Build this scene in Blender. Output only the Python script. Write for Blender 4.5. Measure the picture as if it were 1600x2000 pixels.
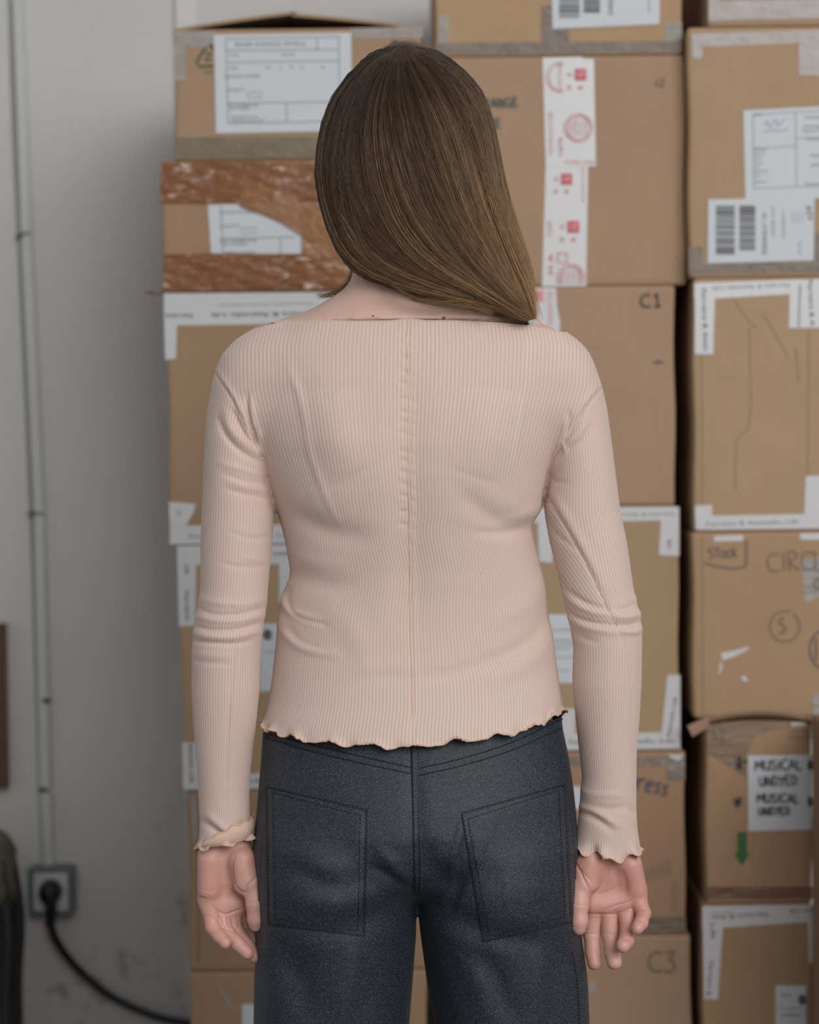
import bpy, math, random
import numpy as np
from mathutils import Matrix, Vector
from mathutils.bvhtree import BVHTree

for _o in list(bpy.data.objects):
    bpy.data.objects.remove(_o)
scene = bpy.context.scene
COL = scene.collection
rng = np.random.default_rng(7)
random.seed(7)

# ------------------------------------------------------------------ camera
F = 4088.0                                   # focal length in pixels of the 1600x2000 frame
CAM = np.array((0.0, -2.2, 1.29))
PITCH, ROLL = math.radians(2.0), math.radians(0.6)
_fw = np.array((0, math.cos(PITCH), -math.sin(PITCH)))
_r0 = np.array((1.0, 0, 0)); _u0 = np.cross(_r0, _fw)
RIGHT = math.cos(ROLL) * _r0 - math.sin(ROLL) * _u0
UP = math.cos(ROLL) * _u0 + math.sin(ROLL) * _r0
cam_d = bpy.data.cameras.new('camera')
cam_d.sensor_fit = 'VERTICAL'; cam_d.sensor_height = 36.0; cam_d.sensor_width = 28.8
cam_d.lens = F / 2000 * 36
cam_d.clip_start = 0.05
cam_d.dof.use_dof = True; cam_d.dof.focus_distance = 2.12; cam_d.dof.aperture_fstop = 4.2
cam = bpy.data.objects.new('camera', cam_d); COL.objects.link(cam)
m = Matrix.Identity(4)
for i in range(3):
    m[i][0], m[i][1], m[i][2], m[i][3] = RIGHT[i], UP[i], -_fw[i], CAM[i]
cam.matrix_world = m
scene.camera = cam

# ------------------------------------------------------------------ light
world = bpy.data.worlds.new('world'); scene.world = world; world.use_nodes = True
bg = world.node_tree.nodes['Background']
bg.inputs[0].default_value = (0.97, 0.985, 1.0, 1); bg.inputs[1].default_value = 0.355

def area(name, loc, target, sx, sy, power, color):
    l = bpy.data.lights.new(name, 'AREA'); l.shape = 'RECTANGLE'; l.size = sx; l.size_y = sy
    l.energy = power; l.color = color
    o = bpy.data.objects.new(name, l); COL.objects.link(o)
    o.location = loc
    o.rotation_euler = (Vector(target) - Vector(loc)).to_track_quat('-Z', 'Y').to_euler()
    return o
area('daylight_doorway', (1.85, -3.9, 3.0), (0.0, 0.4, 1.35), 3.4, 2.4, 155, (1.0, 0.975, 0.945))
scene.view_settings.view_transform = 'Standard'
scene.view_settings.look = 'None'
scene.view_settings.exposure = 0.0
scene.view_settings.gamma = 1.0
scene.view_settings.use_curve_mapping = False

# ------------------------------------------------------------------ helpers
def unp(px, py, Y=0.0):
    """world point seen at photo pixel (px, py) on the plane y = Y"""
    d = (px - 800) / F * RIGHT + (1000 - py) / F * UP + _fw
    return CAM + d * ((Y - CAM[1]) / d[1])

def proj(V):
    R = V - CAM
    w = R @ _fw
    return 800 + F * (R @ RIGHT) / w, 1000 - F * (R @ UP) / w

def fast_mesh(name, V, Fc):
    me = bpy.data.meshes.new(name)
    V = np.asarray(V, dtype=np.float32)
    if isinstance(Fc, np.ndarray):
        n, k = Fc.shape
        me.vertices.add(len(V)); me.vertices.foreach_set('co', V.ravel())
        me.loops.add(n * k); me.loops.foreach_set('vertex_index', Fc.astype(np.int32).ravel())
        me.polygons.add(n); me.polygons.foreach_set('loop_start', np.arange(0, n * k, k, dtype=np.int32))
        me.update(calc_edges=True)
    else:
        me.from_pydata(V.tolist(), [], Fc); me.update()
    return me

def wloc(o):
    p = np.zeros(3)
    while o is not None:
        p += np.array(o.location); o = o.parent
    return p

def add(name, V, Fc, mat, parent=None, smooth=False, origin=None):
    V = np.asarray(V, dtype=float)
    if parent is not None:
        org = wloc(parent)
    elif origin is not None:
        org = np.array(origin, dtype=float)
    else:
        lo, hi = V.min(0), V.max(0); org = np.array(((lo[0] + hi[0]) / 2, (lo[1] + hi[1]) / 2, lo[2]))
    me = fast_mesh(name, V - org, Fc)
    if mat is not None: me.materials.append(mat)
    if smooth: me.polygons.foreach_set('use_smooth', np.ones(len(me.polygons), dtype=bool))
    o = bpy.data.objects.new(name, me); COL.objects.link(o)
    if parent is not None: o.parent = parent
    else: o.location = org
    return o

def tag(o, label=None, cat=None, group=None, kind=None):
    if label: o['label'] = label
    if cat: o['category'] = cat
    if group: o['group'] = group
    if kind: o['kind'] = kind
    return o

def empty(name, loc):
    o = bpy.data.objects.new(name, None); COL.objects.link(o); o.location = loc; o.empty_display_size = 0.1
    return o

def smoothstep(a, b, x):
    t = np.clip((x - a) / (b - a), 0, 1); return t * t * (3 - 2 * t)

# ------------------------------------------------------------------ materials
class NT:
    def __init__(s, name):
        s.m = bpy.data.materials.new(name); s.m.use_nodes = True
        s.t = s.m.node_tree; s.p = s.t.nodes['Principled BSDF']
    def n(s, typ, **kw):
        x = s.t.nodes.new(typ)
        for k, v in kw.items(): setattr(x, k, v)
        return x
    def l(s, a, b): s.t.links.new(a, b)
    def mix(s, fac, a, b, blend='MIX'):
        x = s.n('ShaderNodeMix', data_type='RGBA', blend_type=blend)
        for sock, v in ((x.inputs[0], fac), (x.inputs[6], a), (x.inputs[7], b)):
            if hasattr(v, 'is_linked'): s.l(v, sock)
            elif isinstance(v, (int, float)): sock.default_value = v
            else: sock.default_value = (*v, 1) if len(v) == 3 else v
        return x.outputs[2]
    def math(s, op, a, b=0.0, c=0.0):
        x = s.n('ShaderNodeMath', operation=op)
        for sock, v in zip(x.inputs, (a, b, c)):
            if hasattr(v, 'is_linked'): s.l(v, sock)
            else: sock.default_value = v
        return x.outputs[0]
    def noise(s, scale, detail=4, rough=0.55, vec=None, stretch=None):
        tc = s.n('ShaderNodeTexCoord'); v = tc.outputs['Object'] if vec is None else vec
        if stretch:
            mp = s.n('ShaderNodeMapping'); mp.inputs['Scale'].default_value = stretch; s.l(v, mp.inputs[0]); v = mp.outputs[0]
        x = s.n('ShaderNodeTexNoise'); x.inputs['Scale'].default_value = scale
        x.inputs['Detail'].default_value = detail; x.inputs['Roughness'].default_value = rough
        s.l(v, x.inputs['Vector']); return x.outputs['Fac']
    def ramp(s, fac, a, b):
        x = s.n('ShaderNodeMapRange'); x.inputs[1].default_value = a; x.inputs[2].default_value = b
        s.l(fac, x.inputs[0]); return x.outputs[0]
    def attr(s, name):
        x = s.n('ShaderNodeAttribute', attribute_name=name); return x
    def bump(s, h, strength=0.3, dist=0.001, prev=None):
        b = s.n('ShaderNodeBump'); b.inputs['Strength'].default_value = strength; b.inputs['Distance'].default_value = dist
        s.l(h, b.inputs['Height'])
        if prev is not None: s.l(prev, b.inputs['Normal'])
        return b.outputs[0]
    def base(s, v):
        if hasattr(v, 'is_linked'): s.l(v, s.p.inputs['Base Color'])
        else: s.p.inputs['Base Color'].default_value = (*v, 1)
    def set(s, **kw):
        for k, v in kw.items(): s.p.inputs[k.replace('_', ' ')].default_value = v
        return s

def plain(name, col, rough=0.6, var=0.0, scale=30, **kw):
    t = NT(name)
    if var:
        f = t.noise(scale)
        t.base(t.mix(f, tuple(c * (1 - var) for c in col), tuple(min(1, c * (1 + var)) for c in col)))
    else: t.base(col)
    t.p.inputs['Roughness'].default_value = rough
    t.set(**kw)
    return t.m

def cardboard(name, col, seed=0.0, line=0.05):
    t = NT(name)
    tc = t.n('ShaderNodeTexCoord'); mp = t.n('ShaderNodeMapping'); mp.inputs['Location'].default_value = (seed, seed * 1.7, seed * .6)
    t.l(tc.outputs['Object'], mp.inputs[0]); v = mp.outputs[0]
    big = t.noise(7, 5, 0.6, vec=v); fine = t.noise(420, 3, 0.7, vec=v); fib = t.noise(30, 4, 0.7, vec=v, stretch=(9, 9, 0.6))
    c = t.mix(t.ramp(big, 0.3, 0.75), tuple(x * 0.90 for x in col), tuple(x * 1.07 for x in col))
    c = t.mix(t.ramp(fib, 0.35, 0.7), c, tuple(x * 0.93 for x in col))
    c = t.mix(t.math('MULTIPLY', t.ramp(fine, 0.45, 0.8), 0.12), c, tuple(x * 0.6 for x in col))
    scuff = t.noise(16, 6, 0.7, vec=v)
    c = t.mix(t.math('MULTIPLY', t.ramp(scuff, 0.66, 0.80), 0.25), c, tuple(min(1, x * 1.35 + .02) for x in col))
    t.base(c)
    w = t.n('ShaderNodeTexWave', wave_type='BANDS', bands_direction='X'); w.inputs['Scale'].default_value = 60
    w.inputs['Distortion'].default_value = 0.6; t.l(v, w.inputs['Vector'])
    b = t.bump(w.outputs['Fac'], line, 0.0006)
    b = t.bump(t.noise(5, 3, 0.5, vec=v), 0.25, 0.012, b)
    t.l(b, t.p.inputs['Normal'])
    t.set(Roughness=0.82)
    return t.m
# ------------------------------------------------------------------ room
WALL_Y = 1.44
def wall_material():
    t = NT('painted_plaster')
    col = (0.60, 0.60, 0.60)
    big = t.noise(2.2, 5, 0.6); sm = t.noise(26, 5, 0.65); sp = t.noise(11, 6, 0.75)
    c = t.mix(t.ramp(big, 0.3, 0.7), tuple(x * 0.94 for x in col), (0.62, 0.615, 0.605))
    c = t.mix(t.math('MULTIPLY', t.ramp(sm, 0.55, 0.8), 0.12), c, (0.42, 0.40, 0.37))
    geo = t.n('ShaderNodeNewGeometry'); sx = t.n('ShaderNodeSeparateXYZ'); t.l(geo.outputs['Position'], sx.inputs[0])
    low = t.ramp(sx.outputs['Z'], 0.78, 0.35)           # rises towards the floor: scuffs and stains, plus an even greyer tone
    c = t.mix(t.math('MULTIPLY', t.math('MULTIPLY', t.ramp(sp, 0.58, 0.66), low), 0.9), c, (0.22, 0.19, 0.16))
    c = t.mix(t.math('MULTIPLY', low, 0.22), c, (0.40, 0.40, 0.40))
    t.base(c); t.set(Roughness=0.75)
    t.l(t.bump(t.noise(40, 5, 0.6), 0.12, 0.004), t.p.inputs['Normal'])
    return t.m
M_wall = wall_material()
M_floor = plain('concrete_floor', (0.14, 0.135, 0.13), 0.7, 0.25, 6)

def slab(x0, x1, y0, y1, z0, z1):
    V = [(x, y, z) for z in (z0, z1) for y in (y0, y1) for x in (x0, x1)]
    Fc = [(0, 2, 3, 1), (4, 5, 7, 6), (0, 1, 5, 4), (2, 6, 7, 3), (0, 4, 6, 2), (1, 3, 7, 5)]
    return np.array(V, dtype=float), Fc
tag(add('floor', *slab(-3, 3.4, -5.5, WALL_Y + .1, -0.1, 0.0), M_floor), kind='structure')
tag(add('wall_back', *slab(-3, 3.4, WALL_Y, WALL_Y + .1, 0.0, 3.2), M_wall), kind='structure')
a = unp(345, 30, WALL_Y); b = unp(386, 30, WALL_Y)
tag(add('trim_1', *slab(a[0], b[0], WALL_Y - .012, WALL_Y, 0.0, 3.2), plain('trim_paint', (0.66, 0.66, 0.66), 0.6)), kind='structure')

def tube(pts, r, n=8, closed=False, caps=True):
    """tube mesh along pts; r scalar or per point"""
    P = np.asarray(pts, dtype=float); N = len(P)
    r = np.broadcast_to(np.asarray(r, dtype=float), (N,))
    T = np.gradient(P, axis=0) if not closed else (np.roll(P, -1, 0) - np.roll(P, 1, 0))
    T /= np.linalg.norm(T, axis=1)[:, None] + 1e-12
    ref = np.array((0.13, 1.0, 0.21)); ref /= np.linalg.norm(ref)
    S = np.cross(T, ref); bad = np.linalg.norm(S, axis=1) < 1e-3; S[bad] = (1, 0, 0)
    S /= np.linalg.norm(S, axis=1)[:, None]; U = np.cross(S, T)
    an = np.linspace(0, 2 * math.pi, n, endpoint=False)
    V = (P[:, None] + r[:, None, None] * (np.cos(an)[None, :, None] * S[:, None] + np.sin(an)[None, :, None] * U[:, None])).reshape(-1, 3)
    Fc = []
    M = N if closed else N - 1
    for i in range(M):
        j = (i + 1) % N
        for k in range(n):
            k2 = (k + 1) % n
            Fc.append((i * n + k, j * n + k, j * n + k2, i * n + k2))
    if caps and not closed:
        Fc.append(tuple(range(n))); Fc.append(tuple(reversed(range((N - 1) * n, N * n))))
    return V, Fc

def join(*parts):
    V, Fc, o = [], [], 0
    for v, f in parts:
        V.append(np.asarray(v, dtype=float)); Fc += [tuple(i + o for i in x) for x in f]; o += len(v)
    return np.concatenate(V), Fc

def curve(ctrl, n=40):
    """Catmull-Rom through the control points"""
    P = np.asarray(ctrl, dtype=float); P = np.vstack((2 * P[0] - P[1], P, 2 * P[-1] - P[-2])); out = []
    seg = len(P) - 3
    for u in np.linspace(0, seg, n):
        i = min(int(u), seg - 1); t = u - i; p0, p1, p2, p3 = P[i:i + 4]
        out.append(0.5 * (2 * p1 + (p2 - p0) * t + (2 * p0 - 5 * p1 + 4 * p2 - p3) * t * t + (3 * p1 - p0 - 3 * p2 + p3) * t ** 3))
    return np.array(out)

# surface trunking with the cable run, wall socket, plug and lead
M_plast = plain('white_plastic', (0.56, 0.57, 0.57), 0.45, 0.05)
M_sock = plain('grey_blue_plastic', (0.13, 0.16, 0.18), 0.4, 0.1)
M_black = plain('black_rubber', (0.008, 0.008, 0.009), 0.45)
tr = empty('cable_trunking', unp(96, 1690, WALL_Y)); tag(tr, 'thin white cable trunking running down the wall to the socket', 'trunking')
def strip(pa, pb, wpx, dep, y0=WALL_Y):
    q = []
    for (px, py), in (((pa),), ((pb),)):
        for s in (-1, 1): q.append(unp(px + s * wpx / 2, py, y0))
    q = np.array(q); back = q.copy(); fr = q + (unp(0, 0, y0 - dep) * 0 + np.array((0, -dep, 0)))
    # slightly rounded cover: inset front
    c = fr.mean(0); fr[:, 0] = fr[:, 0] + (np.where(np.arange(4) % 2 == 0, 1, -1)) * 0.0025
    V = np.vstack((back, fr))
    Fc = [(0, 1, 3, 2), (4, 6, 7, 5), (0, 4, 5, 1), (2, 3, 7, 6), (0, 2, 6, 4), (1, 5, 7, 3)]
    return V, Fc
for pa, pb in (((6, -1500), (36, -26)), ((36, -20), (53, 455)), ((53, 461), (78, 1000)), ((78, 1006), (90, 1538)), ((91, 1546), (97, 1696))):
    add('trunking_cover', *strip(pa, pb, 24, 0.012), M_plast, tr)
add('loose_cable', *tube(curve([unp(-6, -1500, WALL_Y - .004), unp(22, -20, WALL_Y - .004), unp(38, 455, WALL_Y - .004), unp(62, 1000, WALL_Y - .004), unp(79, 1540, WALL_Y - .004), unp(86, 1692, WALL_Y - .004)], 40), 0.004), plain('grey_cable', (0.25, 0.25, 0.25), 0.5), tr)
for px, py in ((39, 462), (63, 1003), (83, 1541), (91, 1368)):
    c = unp(px, py, WALL_Y - .006)
    add('cable_clip', *slab(c[0] - .006, c[0] + .006, c[1] - .006, WALL_Y, c[2] - .004, c[2] + .004), plain('clip_grey', (0.10, 0.10, 0.10), 0.5), tr)

def rbox(x0, x1, y0, y1, z0, z1, r, n=4):
    """box with edges rounded in the XZ outline and a softened front rim"""
    out = []
    for cx, cz, a0 in ((x1 - r, z1 - r, 0), (x0 + r, z1 - r, 90), (x0 + r, z0 + r, 180), (x1 - r, z0 + r, 270)):
        for k in range(n + 1):
            a = math.radians(a0 + 90 * k / n); out.append((cx + r * math.cos(a), cz + r * math.sin(a)))
    m_ = len(out); cx, cz = (x0 + x1) / 2, (z0 + z1) / 2; e = r * 0.35
    V = []
    for y, s in ((y1, 0), (y0 + e, 0), (y0, e)):
        for x, z in out:
            V.append((x + (s if x < cx else -s), y, z + (s if z < cz else -s)))
    Fc = []
    for L in range(2):
        for k in range(m_):
            k2 = (k + 1) % m_; Fc.append((L * m_ + k, L * m_ + k2, (L + 1) * m_ + k2, (L + 1) * m_ + k))
    Fc.append(tuple(range(2 * m_, 3 * m_))); Fc.append(tuple(reversed(range(m_))))
    return np.array(V), Fc
def prect(l, t, r, b, Y):
    p, q = unp(l, (t + b) / 2, Y), unp(r, (t + b) / 2, Y); t_, b_ = unp((l + r) / 2, t, Y), unp((l + r) / 2, b, Y)
    return p[0], q[0], b_[2], t_[2]
x0, x1, z0, z1 = prect(55, 1693, 145, 1790, WALL_Y - .03)
so = empty('wall_socket', ((x0 + x1) / 2, WALL_Y, z0)); tag(so, 'grey framed surface wall socket with white insert beside the boxes', 'socket')
add('socket_housing', *rbox(x0, x1, WALL_Y - .034, WALL_Y, z0, z1, .008), M_sock, so)
i_ = .0105
add('socket_insert', *rbox(x0 + i_, x1 - i_, WALL_Y - .037, WALL_Y - .03, z0 + i_, z1 - i_, .005), M_plast, so)
cx, cz = (x0 + x1) / 2 + .001, (z0 + z1) / 2 + .003
an = np.linspace(0, 2 * math.pi, 24, endpoint=False)
ring = [(cx + .0215 * math.cos(t), WALL_Y - .038, cz + .0215 * math.sin(t)) for t in an] + [(cx + .019 * math.cos(t), WALL_Y - .0375, cz + .019 * math.sin(t)) for t in an]
add('socket_recess_ring', ring, [(k, (k + 1) % 24, 24 + (k + 1) % 24, 24 + k) for k in range(24)], plain('socket_grey', (0.3, 0.31, 0.32), 0.5), so)
pl = empty('power_plug', (cx, WALL_Y - .04, cz)); tag(pl, 'black round plug with a thick black lead in the wall socket', 'plug')
prof = [(0, .0195), (.012, .0195), (.026, .017), (.034, .012), (.036, .0)]
V, Fc = [], []
for d, r in prof:
    for t in an: V.append((cx + r * math.cos(t), WALL_Y - .037 - d, cz + r * math.sin(t)))
for L in range(len(prof) - 1):
    for k in range(24): Fc.append((L * 24 + k, L * 24 + (k + 1) % 24, (L + 1) * 24 + (k + 1) % 24, (L + 1) * 24 + k))
add('plug_body', V, Fc, M_black, pl, True)
sl = curve([(cx, WALL_Y - .062, cz + .004), unp(100, 1770, WALL_Y - .062), unp(98, 1806, WALL_Y - .058)], 12)
add('strain_relief', *tube(sl, np.linspace(.012, .0085, 12), 12), M_black, pl, True)
ld = curve([unp(97, 1800, WALL_Y - .058), unp(112, 1840, WALL_Y - .05), unp(150, 1890, WALL_Y - .035), unp(215, 1945, WALL_Y - .03), unp(300, 1984, WALL_Y - .03), unp(372, 1999, WALL_Y - .03), unp(470, 2003, WALL_Y - .03)], 50)
add('lead', *tube(ld, .0068, 10), M_black, pl, True)

# ------------------------------------------------------------------ cartons
M_ink = plain('black_marker', (0.045, 0.05, 0.055), 0.7)
M_inkf = plain('faded_marker', (0.18, 0.145, 0.115), 0.8)
M_bluei = plain('blue_black_marker', (0.07, 0.075, 0.12), 0.7)
M_pencil = plain('grey_marker', (0.13, 0.13, 0.125), 0.8)
M_print = plain('grey_print', (0.30, 0.31, 0.32), 0.7)
M_printd = plain('dark_print', (0.10, 0.10, 0.11), 0.7)
M_red = plain('red_print', (0.62, 0.07, 0.09), 0.6)
M_pink = plain('pink_print', (0.70, 0.34, 0.36), 0.6)
M_green = plain('green_print', (0.05, 0.14, 0.05), 0.8)
M_dgreen = plain('dark_green_print', (0.07, 0.10, 0.075), 0.8)
M_tape = plain('white_tape', (0.62, 0.62, 0.635), 0.32, 0.04, 40)
M_paper = plain('white_paper', (0.60, 0.63, 0.67), 0.6, 0.02, 60)
def film(name, col, alpha, rough=0.22, b=0.5, sc=22, glint=None):
    t = NT(name); f = t.noise(sc, 5, 0.65, stretch=(1, 1, 2.2)); hi = t.noise(70, 4, 0.6, stretch=(1.0, 1, 3))
    c = t.mix(t.ramp(f, 0.35, 0.75), tuple(x * .92 for x in col), tuple(min(1, x * 1.12) for x in col))
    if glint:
        g1 = t.noise(8, 3, 0.6); g2 = t.noise(30, 4, 0.6, stretch=(1, 1, 2.2))     # whitish glints of the glossy film, painted into its colour
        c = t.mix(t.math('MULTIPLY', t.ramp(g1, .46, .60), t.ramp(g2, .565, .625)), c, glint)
    t.base(c); t.set(Roughness=rough, Alpha=alpha)
    t.l(t.bump(f, b, 0.02, t.bump(hi, b * .6, 0.004)), t.p.inputs['Normal'])
    return t.m
M_clear = film('clear_tape', (0.50, 0.46, 0.43), 0.62)
M_greyt = film('grey_tape', (0.28, 0.225, 0.185), 0.85)
M_pinkt = film('pale_tape', (0.50, 0.45, 0.43), 0.9, 0.3, 0.35)
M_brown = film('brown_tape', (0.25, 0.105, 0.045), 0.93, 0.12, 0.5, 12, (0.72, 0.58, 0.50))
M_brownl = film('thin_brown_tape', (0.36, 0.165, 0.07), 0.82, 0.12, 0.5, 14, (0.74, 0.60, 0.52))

def patch(name, pts, Y, mat, parent, layer=1, thick=0.0004, sub=1):
    """thin sheet with outline given by photo pixels, lying on the plane y = Y"""
    y = Y - 0.0005 * layer
    Q = np.array([unp(px, py, Y) for px, py in pts]); n = len(Q)
    f = Q.copy(); f[:, 1] = y; b = Q.copy(); b[:, 1] = y + thick
    V = np.vstack((f, b))
    Fc = [tuple(reversed(range(n))), tuple(range(n, 2 * n))] + [(i, (i + 1) % n, n + (i + 1) % n, n + i) for i in range(n)]
    # orientation: photo y is down, so make the visible face look at -Y
    area2 = sum(pts[i][0] * pts[(i + 1) % n][1] - pts[(i + 1) % n][0] * pts[i][1] for i in range(n))
    if area2 > 0: Fc = [tuple(range(n))] + [tuple(reversed(x)) for x in Fc[1:]]
    return add(name, V, Fc, mat, parent)
def rect(name, l, t, r, b, Y, mat, parent, layer=1, skew=0.0):
    return patch(name, [(l, t), (r, t - skew), (r, b - skew), (l, b)], Y, mat, parent, layer)

_font_cache = {}
def text_mesh(txt):
    if txt not in _font_cache:
        cu = bpy.data.curves.new('t', 'FONT'); cu.body = txt; cu.size = 1.0; cu.resolution_u = 2
        ob = bpy.data.objects.new('t', cu); COL.objects.link(ob)
        dg = bpy.context.evaluated_depsgraph_get()
        me = bpy.data.meshes.new_from_object(ob.evaluated_get(dg))
        V = np.array([v.co[:] for v in me.vertices]); Fc = [tuple(p.vertices) for p in me.polygons]
        bpy.data.objects.remove(ob); bpy.data.curves.remove(cu); bpy.data.meshes.remove(me)
        _font_cache[txt] = (V, Fc)
    return _font_cache[txt]
def text(txt, px, py, hpx, rot, Y, mat, parent, layer=3, width=None, name='printed_text'):
    """printed line centred on a pixel; hpx is the capital height, rot in degrees counter-clockwise"""
    V, Fc = text_mesh(txt)
    lo, hi = V.min(0), V.max(0); c = (lo + hi) / 2
    s = hpx / 0.72; sx = s if width is None else width / (hi[0] - lo[0])
    lx, ly = (V[:, 0] - c[0]) * sx, (V[:, 1] - c[1]) * s
    a = math.radians(rot); ca, sa = math.cos(a), math.sin(a)
    ppx, ppy = px + lx * ca - ly * sa, py - (lx * sa + ly * ca)
    W = np.array([unp(x, y, Y) for x, y in zip(ppx, ppy)]); W[:, 1] = Y - 0.0005 * layer
    return add(name, W, Fc, mat, parent)
def ribbon2d(strokes, w):
    """flat pen strokes in pixel space -> list of quads"""
    pts, Fc = [], []
    for st in strokes:
        P = np.asarray(st, dtype=float)
        T = np.gradient(P, axis=0); T /= np.linalg.norm(T, axis=1)[:, None] + 1e-9
        Nn = np.stack((-T[:, 1], T[:, 0]), 1) * w / 2; o = len(pts)
        for p, q in zip(P, Nn): pts += [p - q, p + q]
        for i in range(len(P) - 1): Fc.append((o + 2 * i, o + 2 * i + 2, o + 2 * i + 3, o + 2 * i + 1))
    return pts, Fc
def pen(strokes, w, Y, mat, parent, layer=3, name='handwriting'):
    pts, Fc = ribbon2d(strokes, w)
    W = np.array([unp(x, y, Y) for x, y in pts]); W[:, 1] = Y - 0.0005 * layer
    return add(name, W, Fc, mat, parent)
def arc(cx, cy, rx, ry, a0, a1, n=16):
    t = np.radians(np.linspace(a0, a1, n)); return list(zip(cx + rx * np.cos(t), cy - ry * np.sin(t)))
# a small stroke alphabet (unit box, y up) for marker handwriting
def _c(*a): return arc(*a)
GLY = {
 'C': (.7, [[(x, -y) for x, y in arc(.42, -.5, .40, .5, 50, 310)]]),
 '1': (.5, [[(.08, .78), (.3, 1), (.3, 0)], [(.05, 0), (.55, .02)]]),
 '3': (.6, [[(.05, .95), (.5, 1.0), (.25, .58)], [(x, -y) for x, y in arc(.25, -.28, .3, .30, 90, -140)]]),
 '2': (.6, [[(.05, .8), (.25, 1), (.48, .8), (.4, .5), (.05, 0), (.55, .02)]]),
 'S': (.6, [[(.5, .92), (.25, 1), (.06, .82), (.2, .6), (.42, .45), (.5, .2), (.28, 0), (.03, .1)]]),
 'T': (.6, [[(0, 1), (.6, .96)], [(.3, 1), (.28, 0)]]),
 'O': (.65, [[(x, -y) for x, y in arc(.32, -.5, .3, .48, 90, 450)]]),
 'K': (.6, [[(.05, 1), (.05, 0)], [(.5, .95), (.08, .45), (.55, 0)]]),
 'I': (.25, [[(.12, 1), (.12, 0)]]),
 'R': (.6, [[(.05, 0), (.05, 1), (.4, .95), (.45, .7), (.08, .5), (.55, 0)]]),
 'M': (.8, [[(.0, 0), (.1, 1), (.38, .35), (.66, 1), (.76, 0)]]),
 'U': (.65, [[(.05, 1), (.07, .25), (.3, 0), (.52, .25), (.55, 1)], [(.55, .4), (.58, 0)]]),
 'A': (.65, [[(0, 0), (.3, 1), (.58, 0)], [(.1, .38), (.5, .38)]]),
 'L': (.5, [[(.05, 1), (.06, 0), (.5, .02)]]),
 'N': (.65, [[(.03, 0), (.06, 1), (.5, 0), (.55, 1)]]),
 'D': (.6, [[(.06, 0), (.06, 1), (.4, .85), (.52, .5), (.4, .12), (.06, 0)]]),
 'Y': (.6, [[(.02, 1), (.28, .5)], [(.55, 1), (.15, -.15)]]),
 'E': (.55, [[(.5, 1), (.05, .98), (.05, 0), (.5, .02)], [(.05, .5), (.42, .52)]]),
 'G': (.7, [[(x, -y) for x, y in arc(.38, -.5, .36, .5, 50, 330)], [(.7, .4), (.4, .4)]]),
 'B': (.6, [[(.05, 0), (.05, 1), (.4, .9), (.35, .58), (.05, .52), (.45, .4), (.45, .1), (.05, 0)]]),
 'o': (.55, [[(x, -y) for x, y in arc(.27, -.3, .25, .3, 90, 450)]]),
 'p': (.5, [[(.08, .65), (.06, -.45)], [(x, -y) for x, y in arc(.26, -.33, .2, .3, 150, -140)]]),
 'r': (.45, [[(.06, .65), (.08, 0)], [(.08, .4), (.25, .66), (.45, .6)]]),
 'e': (.5, [[(.05, .38), (.42, .42), (.38, .62), (.2, .66), (.05, .35), (.2, .02), (.46, .12)]]),
 's': (.4, [[(.38, .6), (.2, .66), (.08, .5), (.32, .25), (.3, .05), (.02, .02)]]),
 'c': (.5, [[(x, -y) for x, y in arc(.27, -.35, .24, .34, 50, 310)]]),
 'k': (.5, [[(.06, 1), (.06, 0)], [(.42, .65), (.1, .3), (.45, 0)]]),
 't': (.4, [[(.2, 1), (.2, .1), (.38, .05)], [(.02, .65), (.4, .65)]]),
 ' ': (.4, []),
}
def write(txt, px, py, h, w, Y, mat, parent, rot=0.0, sp=0.14, jit=0.04, layer=3, sx=1.0):
    """handwriting starting at the lower-left pixel (px, py)"""
    st, x = [], 0.0; a = math.radians(rot)
    for ch in txt:
        adv, gl = GLY[ch]
        dy = random.uniform(-jit, jit); sc = 1 + random.uniform(-jit, jit)
        for g in gl:
            q = [(x + gx * sc * sx, dy + gy * sc) for gx, gy in g]
            if len(q) > 2: q = [tuple(p) for p in curve(np.array(q), 4 * len(q))]
            st.append([(px + h * (u * math.cos(a) - v * math.sin(a)), py - h * (u * math.sin(a) + v * math.cos(a))) for u, v in q])
        x += (adv + sp) * sx
    return pen(st, w, Y, mat, parent, layer)

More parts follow.
